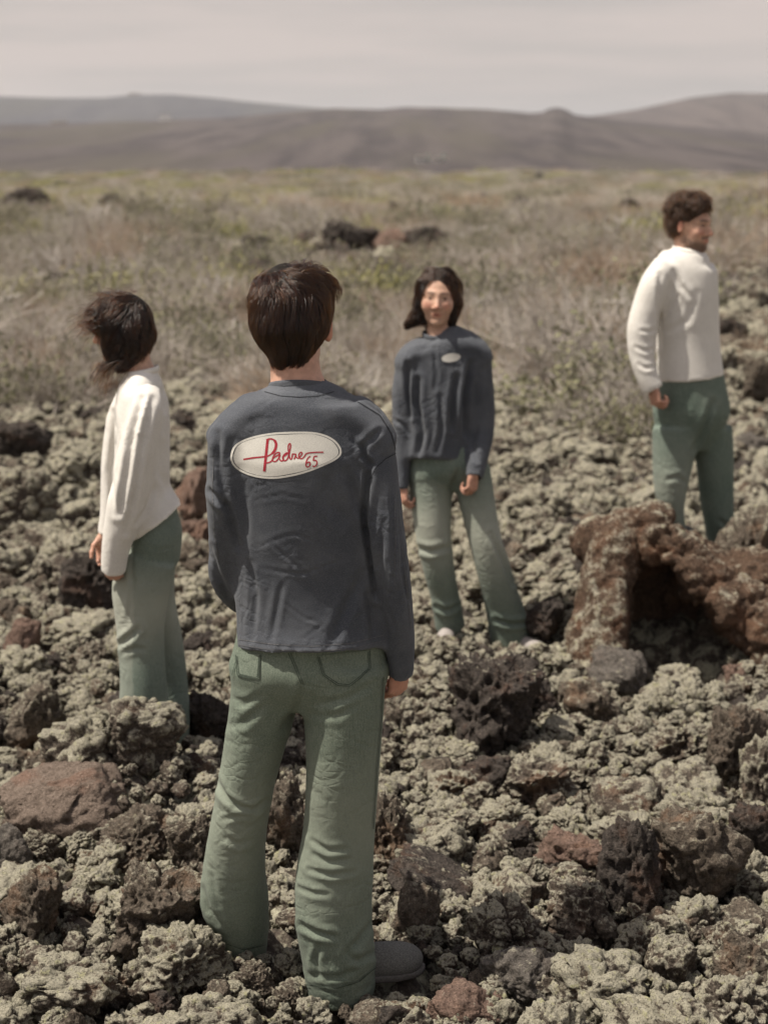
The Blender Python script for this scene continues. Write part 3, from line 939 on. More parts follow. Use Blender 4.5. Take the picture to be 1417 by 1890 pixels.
def build_rocks():
    rng = np.random.default_rng(42)
    for st, n in (("clump", 5), ("crag", 6), ("slab", 3)):
        for i in range(n):
            ROCK[st].append(rock_mesh("rock_" + st, 6 if (i < 3 and st != "slab") else 5, 100 * len(st) + i * 7 + ord(st[1]), st))
    for i in range(14):
        st = "clump" if i < 8 else ("crag" if i < 12 else "slab")
        SMALL.append(rock_mesh("small_" + st, 4, 900 + i, st))
    taken = []
    for i, (px, py, w, h, st, mt, rot, label, up) in enumerate(NAMED):
        g = G(px, py, 0.0)
        g, z0 = on_ground(px, py)
        if up > 2: g = P(px, py, up); z0 = g[2]
        k = ppm(g[1], z0)
        W_, H_ = w / k, h / k / .93
        dep = W_ * rng.uniform(.75, 1.05)
        g[1] += dep * .32
        dims = np.array([W_ / 2, dep / 2, H_ / 2 * 1.18])
        me = ROCK[st][i % len(ROCK[st])]
        if g[1] > 20: CLEAR.append((g[0], g[1], W_))
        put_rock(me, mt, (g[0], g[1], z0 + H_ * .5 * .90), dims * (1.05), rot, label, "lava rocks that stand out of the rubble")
        taken.append((g[0], g[1], W_ * .40))
    taken = np.array(taken); feet = np.array(FEET)
    # the rest of the field, larger stones first
    S = []
    def fits(x, y, r, lst, f):
        if len(lst) == 0: return True
        d = np.hypot(lst[:, 0] - x, lst[:, 1] - y)
        return bool((d > (lst[:, 2] + r) * f).all())
    big = np.zeros((0, 3))
    tries = 0
    while len(S) < 1750 and tries < 30000:
        tries += 1
        y = 3.0 + 25.0 * rng.random() ** 1.25
        x = rng.uniform(-1, 1) * (.33 * y + 1.0)
        if rng.random() > rock_mask(np.array([x]), np.array([y]))[0]: continue
        r = min(.055 + .055 * rng.random() ** 2 + (.10 * rng.random() ** 3), .17) * (1 + .035 * max(0, y - 5))
        if 1.0 < x < 1.52 and 6.38 < y < 7.2: continue
        if not fits(x, y, r, feet, .95) or not fits(x, y, r, taken, .72) or not fits(x, y, r, big, .74): continue
        S.append((x, y, r)); big = np.vstack([big, [x, y, r]])
    S = np.array(S)
    z = ground_z(S[:, 0], S[:, 1])
    dep = S[:, 1] * _c - (z - CAM_Z) * _s
    px = to_px(np.stack([S[:, 0], S[:, 1], z + S[:, 2] * .5], 1))
    size = S[:, 2] / dep
    inview = (px[:, 0] > -40) & (px[:, 0] < PW + 40) & (px[:, 1] < PH + 60)
    order = np.argsort(-size * inview)
    nind = 300 - len(NAMED)
    indiv, rest = order[:nind], order[nind:]
    kinds = {"lichen": "pale lichen crusted lava rock", "lichen2": "half lichened brown lava rock", "brown": "bare warm brown lava rock", "dark": "bare dark lava rock", "red": "reddish lava rock", "grey": "plain grey lava rock"}
    made = []
    for i in indiv:
        x, y, r = S[i]
        mt = rng.choice(["lichen", "lichen2", "brown", "dark", "red", "grey"], p=[.50, .29, .11, .05, .02, .03])
        st = "clump" if mt == "lichen" else rng.choice(["clump", "crag", "slab"], p=[.3, .55, .15])
        me = ROCK[st][rng.integers(len(ROCK[st]))]
        dm = r * np.array([rng.uniform(.9, 1.2), rng.uniform(.8, 1.1), rng.uniform(.75, 1.1)])
        put_rock(me, mt, (x, y, z[i] + dm[2] * .30), dm, (rng.normal(0, .25), rng.normal(0, .25), rng.uniform(0, 6.28)),
                 "", "loose lava rocks of the rubble field")
        made.append((LAST[0], kinds[mt], px[i]))
    name_apart(made, ROCK_MARKS)
    # rubble: the stones past those, and the fist sized bits that cover the ground
    pts, rot, scl, idx = [], [], [], []
    protos = []
    for j, me in enumerate(SMALL):
        o = bpy.data.objects.new("k", me); me.materials.append(ROCK_MATS[["lichen", "lichen", "lichen2", "lichen", "lichen", "lichen2", "lichen", "lichen2", "brown", "lichen2", "dark", "lichen2", "lichen2", "lichen"][j]]); protos.append(o)
    for i in rest:
        x, y, r = S[i]
        pts.append((x, y, z[i] + r * .3)); scl.append(r * rng.uniform(.75, 1.1, 3)); rot.append((rng.normal(0, .4), rng.normal(0, .4), rng.uniform(0, 6.28))); idx.append(rng.integers(14))
    def sprinkle(n, y0, y1, r0, r1, pw):
        y = (y0 ** pw + (y1 ** pw - y0 ** pw) * rng.random(n)) ** (1 / pw)
        x = rng.uniform(-1, 1, n) * (.33 * y + .9)
        k = rng.random(n) < rock_mask(x, y)
        x, y = x[k], y[k]
        k = ~((x > 1.0) & (x < 1.52) & (y > 6.38) & (y < 7.2)); x, y = x[k], y[k]
        for f in FEET:
            k = np.hypot(x - f[0], y - f[1]) > f[2] * .62
            x, y = x[k], y[k]
        r = r0 + (r1 - r0) * rng.random(len(x)) ** 2.2
        zz = ground_z(x, y)
        for a in range(len(x)):
            pts.append((x[a], y[a], zz[a] + r[a] * rng.uniform(.0, 1.1) + .016)); scl.append(r[a] * rng.uniform(.7, 1.15, 3))
            rot.append((rng.normal(0, .6), rng.normal(0, .6), rng.uniform(0, 6.28))); idx.append(rng.integers(14))
    sprinkle(16500, 3.0, 8.5, .013, .052, 1.6)
    sprinkle(10000, 8.0, 15.0, .030, .10, 1.6)
    sprinkle(4200, 14.0, 29.0, .08, .24, 1.6)
    # lava breaking through out on the plain
    for cx, cy, w in CLEAR:
        for a in range(16):
            x, y = cx + rng.normal(0, .45) * w, cy + .4 - rng.random() ** 1.5 * (2 + cy * .09)
            r = rng.uniform(.07, .22) * (1 + cy * .006)
            zz = float(ground_z(np.array([x]), np.array([y]))[0])
            pts.append((x, y, zz + r * .4)); scl.append(r * rng.uniform(.8, 1.5, 3)); rot.append((rng.normal(0, .3), rng.normal(0, .3), rng.uniform(0, 6.28))); idx.append(int(rng.choice([10, 10, 8, 11])))
    for c in range(70):
        cy = 23 + 110 * rng.random() ** 1.6; cx = rng.uniform(-1, 1) * (.26 * cy + 1)
        for a in range(rng.integers(3, 12)):
            x = cx + rng.normal(0, .9 + .014 * cy); y = cy + rng.normal(0, .8)
            if y < 13: continue
            r = rng.uniform(.08, .26) * (1 + cy * .006)
            zz = float(ground_z(np.array([x]), np.array([y]))[0])
            pts.append((x, y, zz + r * .5)); scl.append(r * rng.uniform(.8, 1.5, 3)); rot.append((rng.normal(0, .3), rng.normal(0, .3), rng.uniform(0, 6.28))); idx.append(int(rng.choice([10, 10, 10, 8])))
    stuff_instances("rubble", pts, rot, scl, idx, protos, "lichen crusted rubble of fist sized lava lumps covering the ground")

def build_cave():
    """the broken lava bubble: a standing slab, a crusted roof and an arm that runs off to the right"""
    Y = 6.55
    q = lambda x, y, d=0.0: P(x, y, Y + d)
    k = 1 / ppm(Y, 0.3)
    F = Field(np.minimum(q(1020, 1290, -.3), q(1480, 920, 1.0)) - .25, np.maximum(q(1020, 1290, -.3), q(1560, 900, 1.0)) + .25, .013)
    F.ball(q(1230, 1180, .55), (.42, .42, .50), None)
    F.cone(q(1108, 1235, .10), q(1136, 1000, .30), 66 * k, 40 * k, .03)
    F.cone(q(1100, 1000, .40), q(1200, 975, .34), 40 * k, 46 * k, .04)
    F.cone(q(1205, 985, .30), q(1258, 1045, .22), 46 * k, 44 * k, .03)
    F.cone(q(1258, 1055, .22), q(1345, 1115, .16), 48 * k, 52 * k, .03)
    F.cone(q(1345, 1115, .16), q(1450, 1180, .10), 52 * k, 60 * k, .03)
    F.cone(q(1380, 1090, .40), q(1500, 1130, .30), 80 * k, 90 * k, .05)
    F.cone(q(1420, 1180, .06), q(1445, 1250, .04), 44 * k, 56 * k, .03)
    # the mouth
    for dy in (-.35, -.12, .08, .26, .42):
        F.cone(q(1212, 1086, dy), q(1214, 1290, dy), 64 * k, 76 * k, .01, 's')
        F.cone(q(1262, 1165, dy), q(1266, 1290, dy), 74 * k, 84 * k, .01, 's')
        F.cone(q(1318, 1218, dy), q(1326, 1300, dy), 64 * k, 76 * k, .01, 's')
        F.cone(q(1362, 1240, dy), q(1370, 1300, dy), 44 * k, 60 * k, .01, 's')
    V, Q = F.surface(1)
    for _ in range(1):
        N = normals_of(V, Q)
        w1, w2 = worley(V * 6.5); u1, u2 = worley(V * 16)
        ck = lambda a, b, w: np.exp(-(b - a) / w)
        h = .018 * (.5 - w1) - .025 * ck(w1, w2, .06) + .010 * (.5 - u1) - .012 * ck(u1, u2, .1) + .040 * fbm(V * 5, 5, .62) + .030 * (1 - 2 * np.abs(fbm(V * np.array([9, 9, 2.5]), 4, .6)))
        lf = sstep(1190, 1140, to_px(V)[:, 0]) * sstep(1020, 1060, to_px(V)[:, 0])     # the standing slab broke off clean
        h = h * (1 - .62 * lf) + lf * .022 * (1 - 2.2 * np.abs(fbm(V * np.array([11, 11, 1.6]), 3)))
        V = V + N * h[:, None]
    kn = np.clip((h + .04) / .1, -.3, 1.3)
    me = mesh("lava_cave", V, Q); vattr(me, "knob", kn)
    o = link("lava_cave", me, mat_rock("lava_rust_crust", (.046, .033, .026), (.140, .090, .062), (.165, .086, .052), .6, LICH, 1.09, 1.31))
    tag(o, "broken open lava bubble with a black mouth and rusty walls below the bearded man", "rock formation")
# ================================================================== scrub
def mat_twig(name, c0, c1, c2=None):
    t = NT(name)
    r = t.rand()
    n = t.noise(t.pos(), 4, 4, .6)
    c = t.mix(t.ramp(n, .3, .7), c0, c1)
    c = t.mix(t.math('MULTIPLY', r, .5), c, c2 or c0)
    t.set("Base Color", c); t.set("Roughness", .95); t.set("Specular IOR Level", .1)
    return t.m

M_DRY = mat_twig("dry_twigs", (.34, .305, .268), (.50, .452, .400), (.40, .345, .300))
M_SILVER = mat_twig("bleached_branches", (.50, .46, .42), (.62, .57, .53))
M_OLIVE = mat_twig("olive_leaves", (.135, .135, .080), (.220, .210, .125), (.21, .19, .13))
M_LIME = mat_twig("yellow_green_leaves", (.290, .290, .110), (.390, .370, .150), (.33, .30, .14))
M_RUSTY = mat_twig("russet_twigs", (.31, .235, .175), (.43, .33, .245))

def shrub_parts(rng, n, rad, hgt, thick, leafy, leaf):
    """stems, side twigs and leaves of one bush; returns (wood, leaves)"""
    VV, FF, LV, LF = [], [], [], []
    def prism(p, q, a, b):
        d = q - p; d = d / max(np.linalg.norm(d), 1e-6)
        u = np.cross(d, [.3, .5, .8]); u /= np.linalg.norm(u); w = np.cross(d, u)
        s = len(VV)
        for c, r in ((p, a), (q, b)):
            for k in range(3):
                an = 2.094 * k
                VV.append(c + (u * math.cos(an) + w * math.sin(an)) * r)
        for k in range(3): FF.append((s + k, s + (k + 1) % 3, s + 3 + (k + 1) % 3, s + 3 + k))
    for i in range(n):
        az = rng.uniform(0, 6.283); el = math.acos(rng.uniform(.05, 1))
        d = np.array([math.cos(az) * math.sin(el), math.sin(az) * math.sin(el), math.cos(el)])
        tip = d * np.array([rad, rad, hgt]) * rng.uniform(.65, 1.08)
        base = np.array([math.cos(az), math.sin(az), 0]) * rad * .25 * rng.random()
        mid = base + (tip - base) * .55 + rng.normal(size=3) * rad * .10
        prism(base, mid, thick, thick * .7); prism(mid, tip, thick * .7, thick * .35)
        for j in range(3):
            s = mid + (tip - mid) * rng.uniform(.0, .9)
            e = s + (d + rng.normal(size=3) * .8) * rad * rng.uniform(.14, .30)
            prism(s, e, thick * .5, thick * .25)
            if leafy:
                for l in range(leafy):
                    c = s + (e - s) * rng.uniform(.2, 1.1) + rng.normal(size=3) * .01
                    a, b = rng.normal(size=3), rng.normal(size=3)
                    a /= np.linalg.norm(a); b -= (b @ a) * a; b /= np.linalg.norm(b)
                    s0 = len(LV); z = leaf * rng.uniform(.6, 1.3)
                    LV.extend([c - a * z, c + b * z * .45, c + a * z, c - b * z * .45]); LF.append((s0, s0 + 1, s0 + 2, s0 + 3))
    return (np.array(VV), np.array(FF)), (np.array(LV), np.array(LF)) if leafy else None

def shrub_mesh(name, rng, wood, leafm, n, rad, hgt, thick, leafy, leaf):
    w, l = shrub_parts(rng, n, rad, hgt, thick, leafy, leaf)
    if l is not None:
        V = np.concatenate([w[0], l[0]]); F = np.concatenate([w[1], l[1] + len(w[0])])
    else: V, F = w
    me = mesh(name, V, F, smooth=False)
    me.materials.append(wood)
    if l is not None:
        me.materials.append(leafm)
        mi = np.zeros(len(F), np.int32); mi[len(w[1]):] = 1
        me.polygons.foreach_set("material_index", mi)
    return me

SCRUB_MARKS = [(1175, 430, "the large yellow green mound"), (852, 462, "the bright yellow green bush"), (650, 385, "the yellow tinged bush"), (212, 430, "the low green patch"), (372, 460, "the dark olive bush"), (905, 515, "the olive bush by the facing woman"),
               (390, 650, "the dark olive bush by the man's head"), (90, 510, "the bleached dead bush"), (345, 535, "the pale dead bush"), (1090, 590, "the grey dead bush"), (60, 670, "the russet bush"), (1130, 690, "the broad grey thicket"), (690, 640, "the thicket by the man's neck"),
               (990, 690, "the thicket by the facing woman"), (640, 455, "the black lava outcrop"), (772, 460, "the low black outcrop"), (470, 475, "the small dark outcrop"), (222, 540, "the left woman's head"), (170, 600, "the left woman's face"), (542, 510, "the man's head"), (430, 720, "the man's left shoulder"),
               (808, 510, "the facing woman's head"), (900, 640, "the facing woman's shoulder"), (1274, 370, "the bearded man's head"), (1170, 560, "the bearded man's elbow"), (1180, 690, "the bearded man's cuff"), (1350, 480, "the bearded man's shoulder"), (30, 600, "the left edge"), (1390, 420, "the olive bush at the right edge"), (300, 760, "the left woman's back"), (120, 740, "the left woman's chest"), (1000, 560, "the open scrub beside the facing woman"), (560, 430, "the far scrub above the man's head"), (1000, 440, "the far scrub over the facing woman")]

def clear_of(x, y, m=1.0):
    k = np.ones(len(x), bool)
    for cx, cy, w in CLEAR: k &= ~((np.abs(x - cx) < w * .55 * m) & (y > cy - 2.5 - cy * .11) & (y < cy + 1.0))
    return k

def build_scrub():
    rng = np.random.default_rng(77)
    K = []
    for i in range(5): K.append(("dry", shrub_mesh("dry_shrub", rng, M_DRY, M_OLIVE, 130, .5, .42, .0055, 1 if i > 2 else 0, .016)))
    for i in range(2): K.append(("russet", shrub_mesh("russet_shrub", rng, M_RUSTY, M_RUSTY, 130, .5, .40, .0055, 0, .016)))
    for i in range(2): K.append(("olive", shrub_mesh("olive_shrub", rng, M_DRY, M_OLIVE, 120, .5, .42, .005, 5, .024)))
    for i in range(2): K.append(("lime", shrub_mesh("green_shrub", rng, M_OLIVE, M_LIME, 150, .5, .34, .005, 7, .024)))
    for i in range(2): K.append(("silver", shrub_mesh("bleached_shrub", rng, M_SILVER, M_SILVER, 26, .5, .55, .012, 0, .02)))
    kinds = [k for k, m in K]
    of = lambda k: [i for i, x in enumerate(kinds) if x == k]
    # the ones that catch the eye
    spots = [(1175, 440, 120, 42, "lime", "large yellow green mound far out left of the bearded man's head"),
             (852, 478, 60, 34, "lime", "bright yellow green bush behind the facing woman's head"),
             (722, 474, 40, 30, "lime", "small lime bush right of the rust coloured outcrop"),
             (650, 392, 70, 26, "lime", "yellow tinged bush far out beyond the black outcrop"),
             (212, 445, 80, 24, "olive", "low green patch far out above the left woman"),
             (372, 480, 90, 50, "olive", "dark olive bush far out between the two dark haired heads"),
             (1390, 400, 80, 40, "olive", "olive bush far out at the right edge"),
             (905, 535, 80, 40, "olive", "olive bush right of the facing woman's head"),
             (390, 690, 150, 90, "olive", "dark olive bush low between the left woman and the man's head"),
             (90, 545, 120, 80, "silver", "bleached dead bush left of the left woman"),
             (345, 560, 60, 50, "silver", "pale dead bush right of the left woman's hair"),
             (885, 530, 50, 55, "silver", "pale dead stems right of the facing woman's head"),
             (1090, 640, 170, 110, "silver", "grey dead bush between the facing woman and the bearded man"),
             (45, 470, 80, 50, "russet", "russet bush far out at the left edge"),
             (60, 720, 170, 110, "russet", "russet dry bush left of the left woman's shoulder"),
             (1130, 745, 200, 150, "dry", "broad grey thicket left of the bearded man's hand"),
             (690, 690, 160, 120, "dry", "grey thicket right of the man's neck"),
             (990, 740, 150, 120, "dry", "grey thicket right of the facing woman's arm")]
    def put(i, loc, s, rz, label, group):
        o = bpy.data.objects.new(K[i][1].name.split(".")[0], K[i][1]); COL.objects.link(o)
        o.location = loc; o.scale = s; o.rotation_euler = (0, 0, rz)
        tag(o, label, "shrub", group)
        LAST[0] = o
    n_ind = 0
    for px, py, w, h, kd, label in spots:
        g, z0 = on_ground(px, py)
        k = ppm(g[1], z0)
        W_, H_ = w / k, h / k
        put(of(kd)[n_ind % 2], (g[0], g[1] + W_ * .3, z0 - .03), (W_, W_ * .8, H_ / .42), rng.uniform(0, 6.28), label, "shrubs that stand out on the plain")
        n_ind += 1
    # the general cover
    N = 3450
    y = (11.0 ** 1.3 + (62.0 ** 1.3 - 11.0 ** 1.3) * rng.random(N)) ** (1 / 1.3)
    x = rng.uniform(-1, 1, N) * (.40 * y + 1.5)
    keep = (rng.random(N) > rock_mask(x, y) * .985) & clear_of(x, y)
    x, y = x[keep], y[keep]
    z = ground_z(x, y)
    size = rng.uniform(.45, 1.15, len(x)) * (1 + .75 * rng.random(len(x)) ** 4) * (1 + y * .006)
    patch = fbm(np.stack([x, y, 0 * x], 1) * .16, 3)
    kd = []
    for i in range(len(x)):
        u = rng.random(); g = patch[i]
        kd.append("lime" if (g > .22 and u < .35 and y[i] > 22) else "olive" if u < .16 + .7 * max(g, 0) else "russet" if u < .34 + max(-g, 0) * .3 else "silver" if u > .95 else "dry")
    px = to_px(np.stack([x, y, z + .2], 1))
    vis = (px[:, 0] > -30) & (px[:, 0] < PW + 30)
    order = np.argsort(-(size / y) * vis)
    made = []
    words = {"dry": "grey brown leafless bush", "olive": "dull olive small leaved bush", "lime": "yellow green bush", "russet": "russet dry bush", "silver": "bleached dead bush"}
    rest = order[300 - n_ind:]
    for i in order[:300 - n_ind]:
        u, v = px[i]
        s = size[i]
        put(int(rng.choice(of(kd[i]))), (x[i], y[i], z[i] - .03), (s, s, s * rng.uniform(.8, 1.2)), rng.uniform(0, 6.28), "", "shrubs of the dry scrub")
        made.append((LAST[0], words[kd[i]], (u, v)))
    name_apart(made, SCRUB_MARKS, ("left of", "right of", "beyond", "nearer than"))
    pts = [(x[i], y[i], z[i] - .03) for i in rest]; scl = [np.array([1, 1, rng.uniform(.8, 1.2)]) * size[i] for i in rest]
    rot = [(0, 0, rng.uniform(0, 6.28)) for i in rest]; idx = [int(rng.choice(of(kd[i]))) for i in rest]
    N = 5500
    y = (60.0 ** 1.3 + (345.0 ** 1.3 - 60.0 ** 1.3) * rng.random(N)) ** (1 / 1.3)
    x = rng.uniform(-1, 1, N) * (.40 * y + 3)
    k = clear_of(x, y); x, y = x[k], y[k]; N = len(x)
    z = np.maximum(ground_z(x, y), HILL_MID.z(np.arctan2(x, y), np.maximum(np.hypot(x, y), 231.0))); patch = fbm(np.stack([x, y, 0 * x], 1) * .03, 3)
    for i in range(N):
        s = rng.uniform(1.0, 2.6) * (1 + y[i] * .003); u = rng.random()
        k = "lime" if (patch[i] > .12 and u < .35) else "olive" if u < .28 else "russet" if u < .5 else "dry"
        pts.append((x[i], y[i], z[i] - .05)); scl.append((s * 1.3, s, s * rng.uniform(.4, .7))); rot.append((0, 0, rng.uniform(0, 6.28))); idx.append(int(rng.choice(of(k))))
    # dry tufts close to the ground that fill in between the bushes
    N = 2250
    y = (11.5 ** 1.6 + (60.0 ** 1.6 - 11.5 ** 1.6) * rng.random(N)) ** (1 / 1.6)
    x = rng.uniform(-1, 1, N) * (.40 * y + 1.5)
    keep = (rng.random(N) > rock_mask(x, y) * .99) & clear_of(x, y)
    x, y = x[keep], y[keep]; z = ground_z(x, y)
    for i in range(len(x)):
        s = rng.uniform(.35, .75) * (1 + y[i] * .01)
        pts.append((x[i], y[i], z[i] - .02)); scl.append((s, s, s * .8)); rot.append((0, 0, rng.uniform(0, 6.28))); idx.append(int(rng.choice(of(["dry", "dry", "dry", "russet", "olive"][rng.integers(5)]))))
    protos = []
    for kx, me in K: protos.append(bpy.data.objects.new("k", me))
    stuff_instances("scrub", pts, rot, scl, idx, protos, "dry scrub of low bushes covering the plain out to the hills")
# ------------------------------------------------------------------ materials for people
def mat_skin(name, base):
    t = NT(name)
    p = t.pos()
    n = t.noise(p, 60, 4)
    c = t.mix(t.ramp(n, .3, .7), tuple(x * .88 for x in base), tuple(min(1, x * 1.1) for x in base))
    c = t.mix(t.attr("flush"), c, (base[0] * .95, base[1] * .55, base[2] * .52))
    c = t.mix(t.attr("dark"), c, (.018, .011, .008))
    t.set("Base Color", c); t.set("Roughness", .55); t.set("Specular IOR Level", .35)
    t.set("Subsurface Weight", .12); t.b.inputs["Subsurface Radius"].default_value = (.012, .005, .003); t.set("Subsurface Scale", .6)
    t.bump(t.noise(p, 900, 2), .15, .002)
    return t.m

def mat_jersey(name, c0, c1, fuzz=0.2, cr=.30):
    t = NT(name)
    p = t.pos()
    blot = t.noise(p, 9, 5, .6)
    fine = t.noise(p, 420, 3, .7)
    c = t.mix(t.ramp(blot, .3, .72), c0, c1)
    c = t.mix(t.math('MULTIPLY', t.ramp(fine, .40, .70), .55), c, tuple(min(1, x * 1.55) for x in c1))
    c = t.mix(t.math('MULTIPLY', t.attr("edge"), .5), c, tuple(min(1, x * 1.5) for x in c1))
    t.set("Base Color", c); t.set("Roughness", .95); t.set("Specular IOR Level", .12)
    t.set("Sheen Weight", fuzz * .3); t.set("Sheen Roughness", .6)
    b1 = t.bump(t.noise(p, 700, 2), .25, .0012)
    t.crumple(p, 17, cr, .0045, b1)
    return t.m

def mat_denim(name, dark, light, wash):
    t = NT(name)
    p = t.pos()
    twill = t.noise(t.scale(p, (1, 1, .35)), 620, 2, .7)
    slub = t.noise(t.scale(p, (1, 1, .10)), 330, 3, .6)
    blot = t.noise(p, 7, 4)
    f = t.math('ADD', t.math('MULTIPLY', twill, .68), t.math('MULTIPLY', slub, .32))
    c = t.mix(t.ramp(f, .30, .70), dark, light)
    w = t.math('ADD', t.attr("wash"), t.math('MULTIPLY', t.math('SUBTRACT', blot, .5), .5), True)
    c = t.mix(w, c, wash)
    c = t.mix(t.math('MULTIPLY', t.attr("edge"), .55), c, tuple(x * .75 for x in light))
    t.set("Base Color", c); t.set("Roughness", .92); t.set("Specular IOR Level", .15)
    t.set("Sheen Weight", .04); t.set("Sheen Roughness", .5)
    b1 = t.bump(twill, .35, .0012)
    t.crumple(t.scale(p, (1, 1, 1.5)), 12, .26, .005, b1)
    return t.m

def mat_strand(name, mel, red=.45):
    m = bpy.data.materials.new(name); m.use_nodes = True
    n = m.node_tree.nodes; n.clear()
    o = n.new("ShaderNodeOutputMaterial"); h = n.new("ShaderNodeBsdfHairPrincipled")
    h.model = 'CHIANG'; h.parametrization = 'MELANIN'
    for k, v in (("Melanin", mel), ("Melanin Redness", red), ("Roughness", .24), ("Radial Roughness", .32), ("Random Color", .25), ("Random Roughness", .2)):
        if k in h.inputs: h.inputs[k].default_value = v
    m.node_tree.links.new(h.outputs[0], o.inputs[0])
    return m

def mat_hair(name, c, melanin=None):
    t = NT(name)
    n = t.noise(t.pos(), 90, 4, .6)
    t.set("Base Color", t.mix(t.ramp(n, .3, .7), tuple(x * .6 for x in c), tuple(x * 1.4 for x in c)))
    t.set("Roughness", .75); t.set("Specular IOR Level", .15)
    return t.m

M_SKIN_A = mat_skin("skin_pale", (.50, .29, .21))
M_SKIN_B = mat_skin("skin_olive", (.50, .31, .225))
M_CHAR = mat_jersey("charcoal_jersey", (.050, .055, .066), (.084, .089, .100), .22)
M_CREAM = mat_jersey("cream_jersey", (.55, .525, .485), (.61, .585, .545), .12, .10)
M_DENIM = mat_denim("green_denim", (.060, .084, .064), (.175, .205, .160), (.300, .318, .258))
M_DENIM_T = mat_denim("teal_green_denim", (.064, .094, .077), (.175, .213, .177), (.34, .35, .295))
M_THREAD = mat_plain("thread", (.055, .070, .055), .9)
M_SEAM = mat_plain("charcoal_seam", (.030, .032, .036), .95)
M_SEAM_LT = mat_plain("pale_seam", (.115, .115, .120), .95)  # seam lines drawn paler than the jersey
M_INK_RED = mat_plain("red_print", (.36, .035, .05), .85, 500, .3)
M_PRINT = mat_plain("cream_print", (.62, .60, .55), .9, 500, .12)
M_SUEDE = mat_plain("grey_suede", (.118, .116, .108), .95, 260, .3, .5, .002)
M_SOLE = mat_plain("grey_sole", (.10, .092, .085), .9)
M_CANVAS = mat_plain("pale_canvas", (.31, .28, .262), .85)
M_HAIR_DK = mat_hair("dark_brown_hair", (.013, .010, .008))
M_HAIR_MD = mat_hair("brown_hair", (.022, .015, .011))
M_HAIR_LT = mat_hair("chestnut_hair", (.042, .026, .017))
M_ST_DK = mat_strand("dark_brown_strands", .77, .25)
M_ST_MD = mat_strand("brown_strands", .82, .3)
M_ST_LT = mat_strand("chestnut_strands", .72, .4)
M_EYE = mat_plain("shaded_eye_white", (.22, .19, .17), .2, 50, .03, 0)  # eye white darkened to carry the shadow of the sockets
M_IRIS = mat_plain("dark_iris", (.03, .018, .01), .2, 50, .1, 0)

# ------------------------------------------------------------------ bodies
def frame(fwd, up=(0, 0, 1)):
    f = np.asarray(fwd, float); f /= np.linalg.norm(f)
    r = np.cross(f, np.asarray(up, float)); r /= np.linalg.norm(r)
    u = np.cross(r, f)
    return np.stack([r, f, u], 1)          # columns: right, forward, up

def add_head(F, c, M, s=1.0, female=False, ear=0.0):
    c = np.asarray(c)
    w = lambda *p: c + M @ (np.array(p) * s)
    B = lambda p, r, k=.012, op='u': F.ball(w(*p), np.array(r) * s, M, k, op)
    K = lambda a, b, ra, rb, k=.008, op='u': F.cone(w(*a), w(*b), ra * s, rb * s, k, op)
    B((0, -.012, .030), (.076, .096, .094), 0)
    B((0, .030, -.020), (.062, .066, .085), .03)
    jaw = .046 if female else .056
    B((0, .035, -.078), (jaw, .050, .038), .03)
    B((0, .076, -.103), (.022, .020, .017), .022)
    for sx in (-1, 1):
        B((sx * .038, .064 if female else .066, -.030), (.026, .024, .026), .035 if female else .02)
        K((sx * .012, .088 if female else .090, .026), (sx * .045, .074, .026), .006 if female else .011, .006 if female else .010, .016)
        B((sx * .032, .106 if female else .105, .004), (.019, .015 if female else .017, .013), .014, 's')
        B((sx * .032, .076, .004), (.0135, .0135, .0125), .003)
        M2 = M @ np.array(Matrix.Rotation(sx * -.35, 3, 'Z'))
        F.ball(w(sx * (.079 + ear), -.008 + ear * .3, -.006 - ear), np.array([.008 + ear * .4, .019, .031 + ear * .3]) * s, M2, .006)
        F.ball(w(sx * (.088 + ear * 1.6), .002 + ear, -.004 - ear), np.array([.005, .010, .018]) * s, M2, .004, 's')
    K((0, .090, .012), (0, .112, -.028), .008, .012, .010)
    B((0, .112, -.034), (.013, .013, .010), .008)
    for sx in (-1, 1): B((sx * .013, .100, -.037), (.009, .011, .008), .006)
    K((-.017, .089, -.062), (.017, .089, -.062), .007, .007, .007)
    K((-.015, .088, -.073), (.015, .088, -.073), .008, .008, .007)
    B((0, .104, -.0675), (.018 if not female else .015, .010, .0022 if not female else .0040), .003, 's')

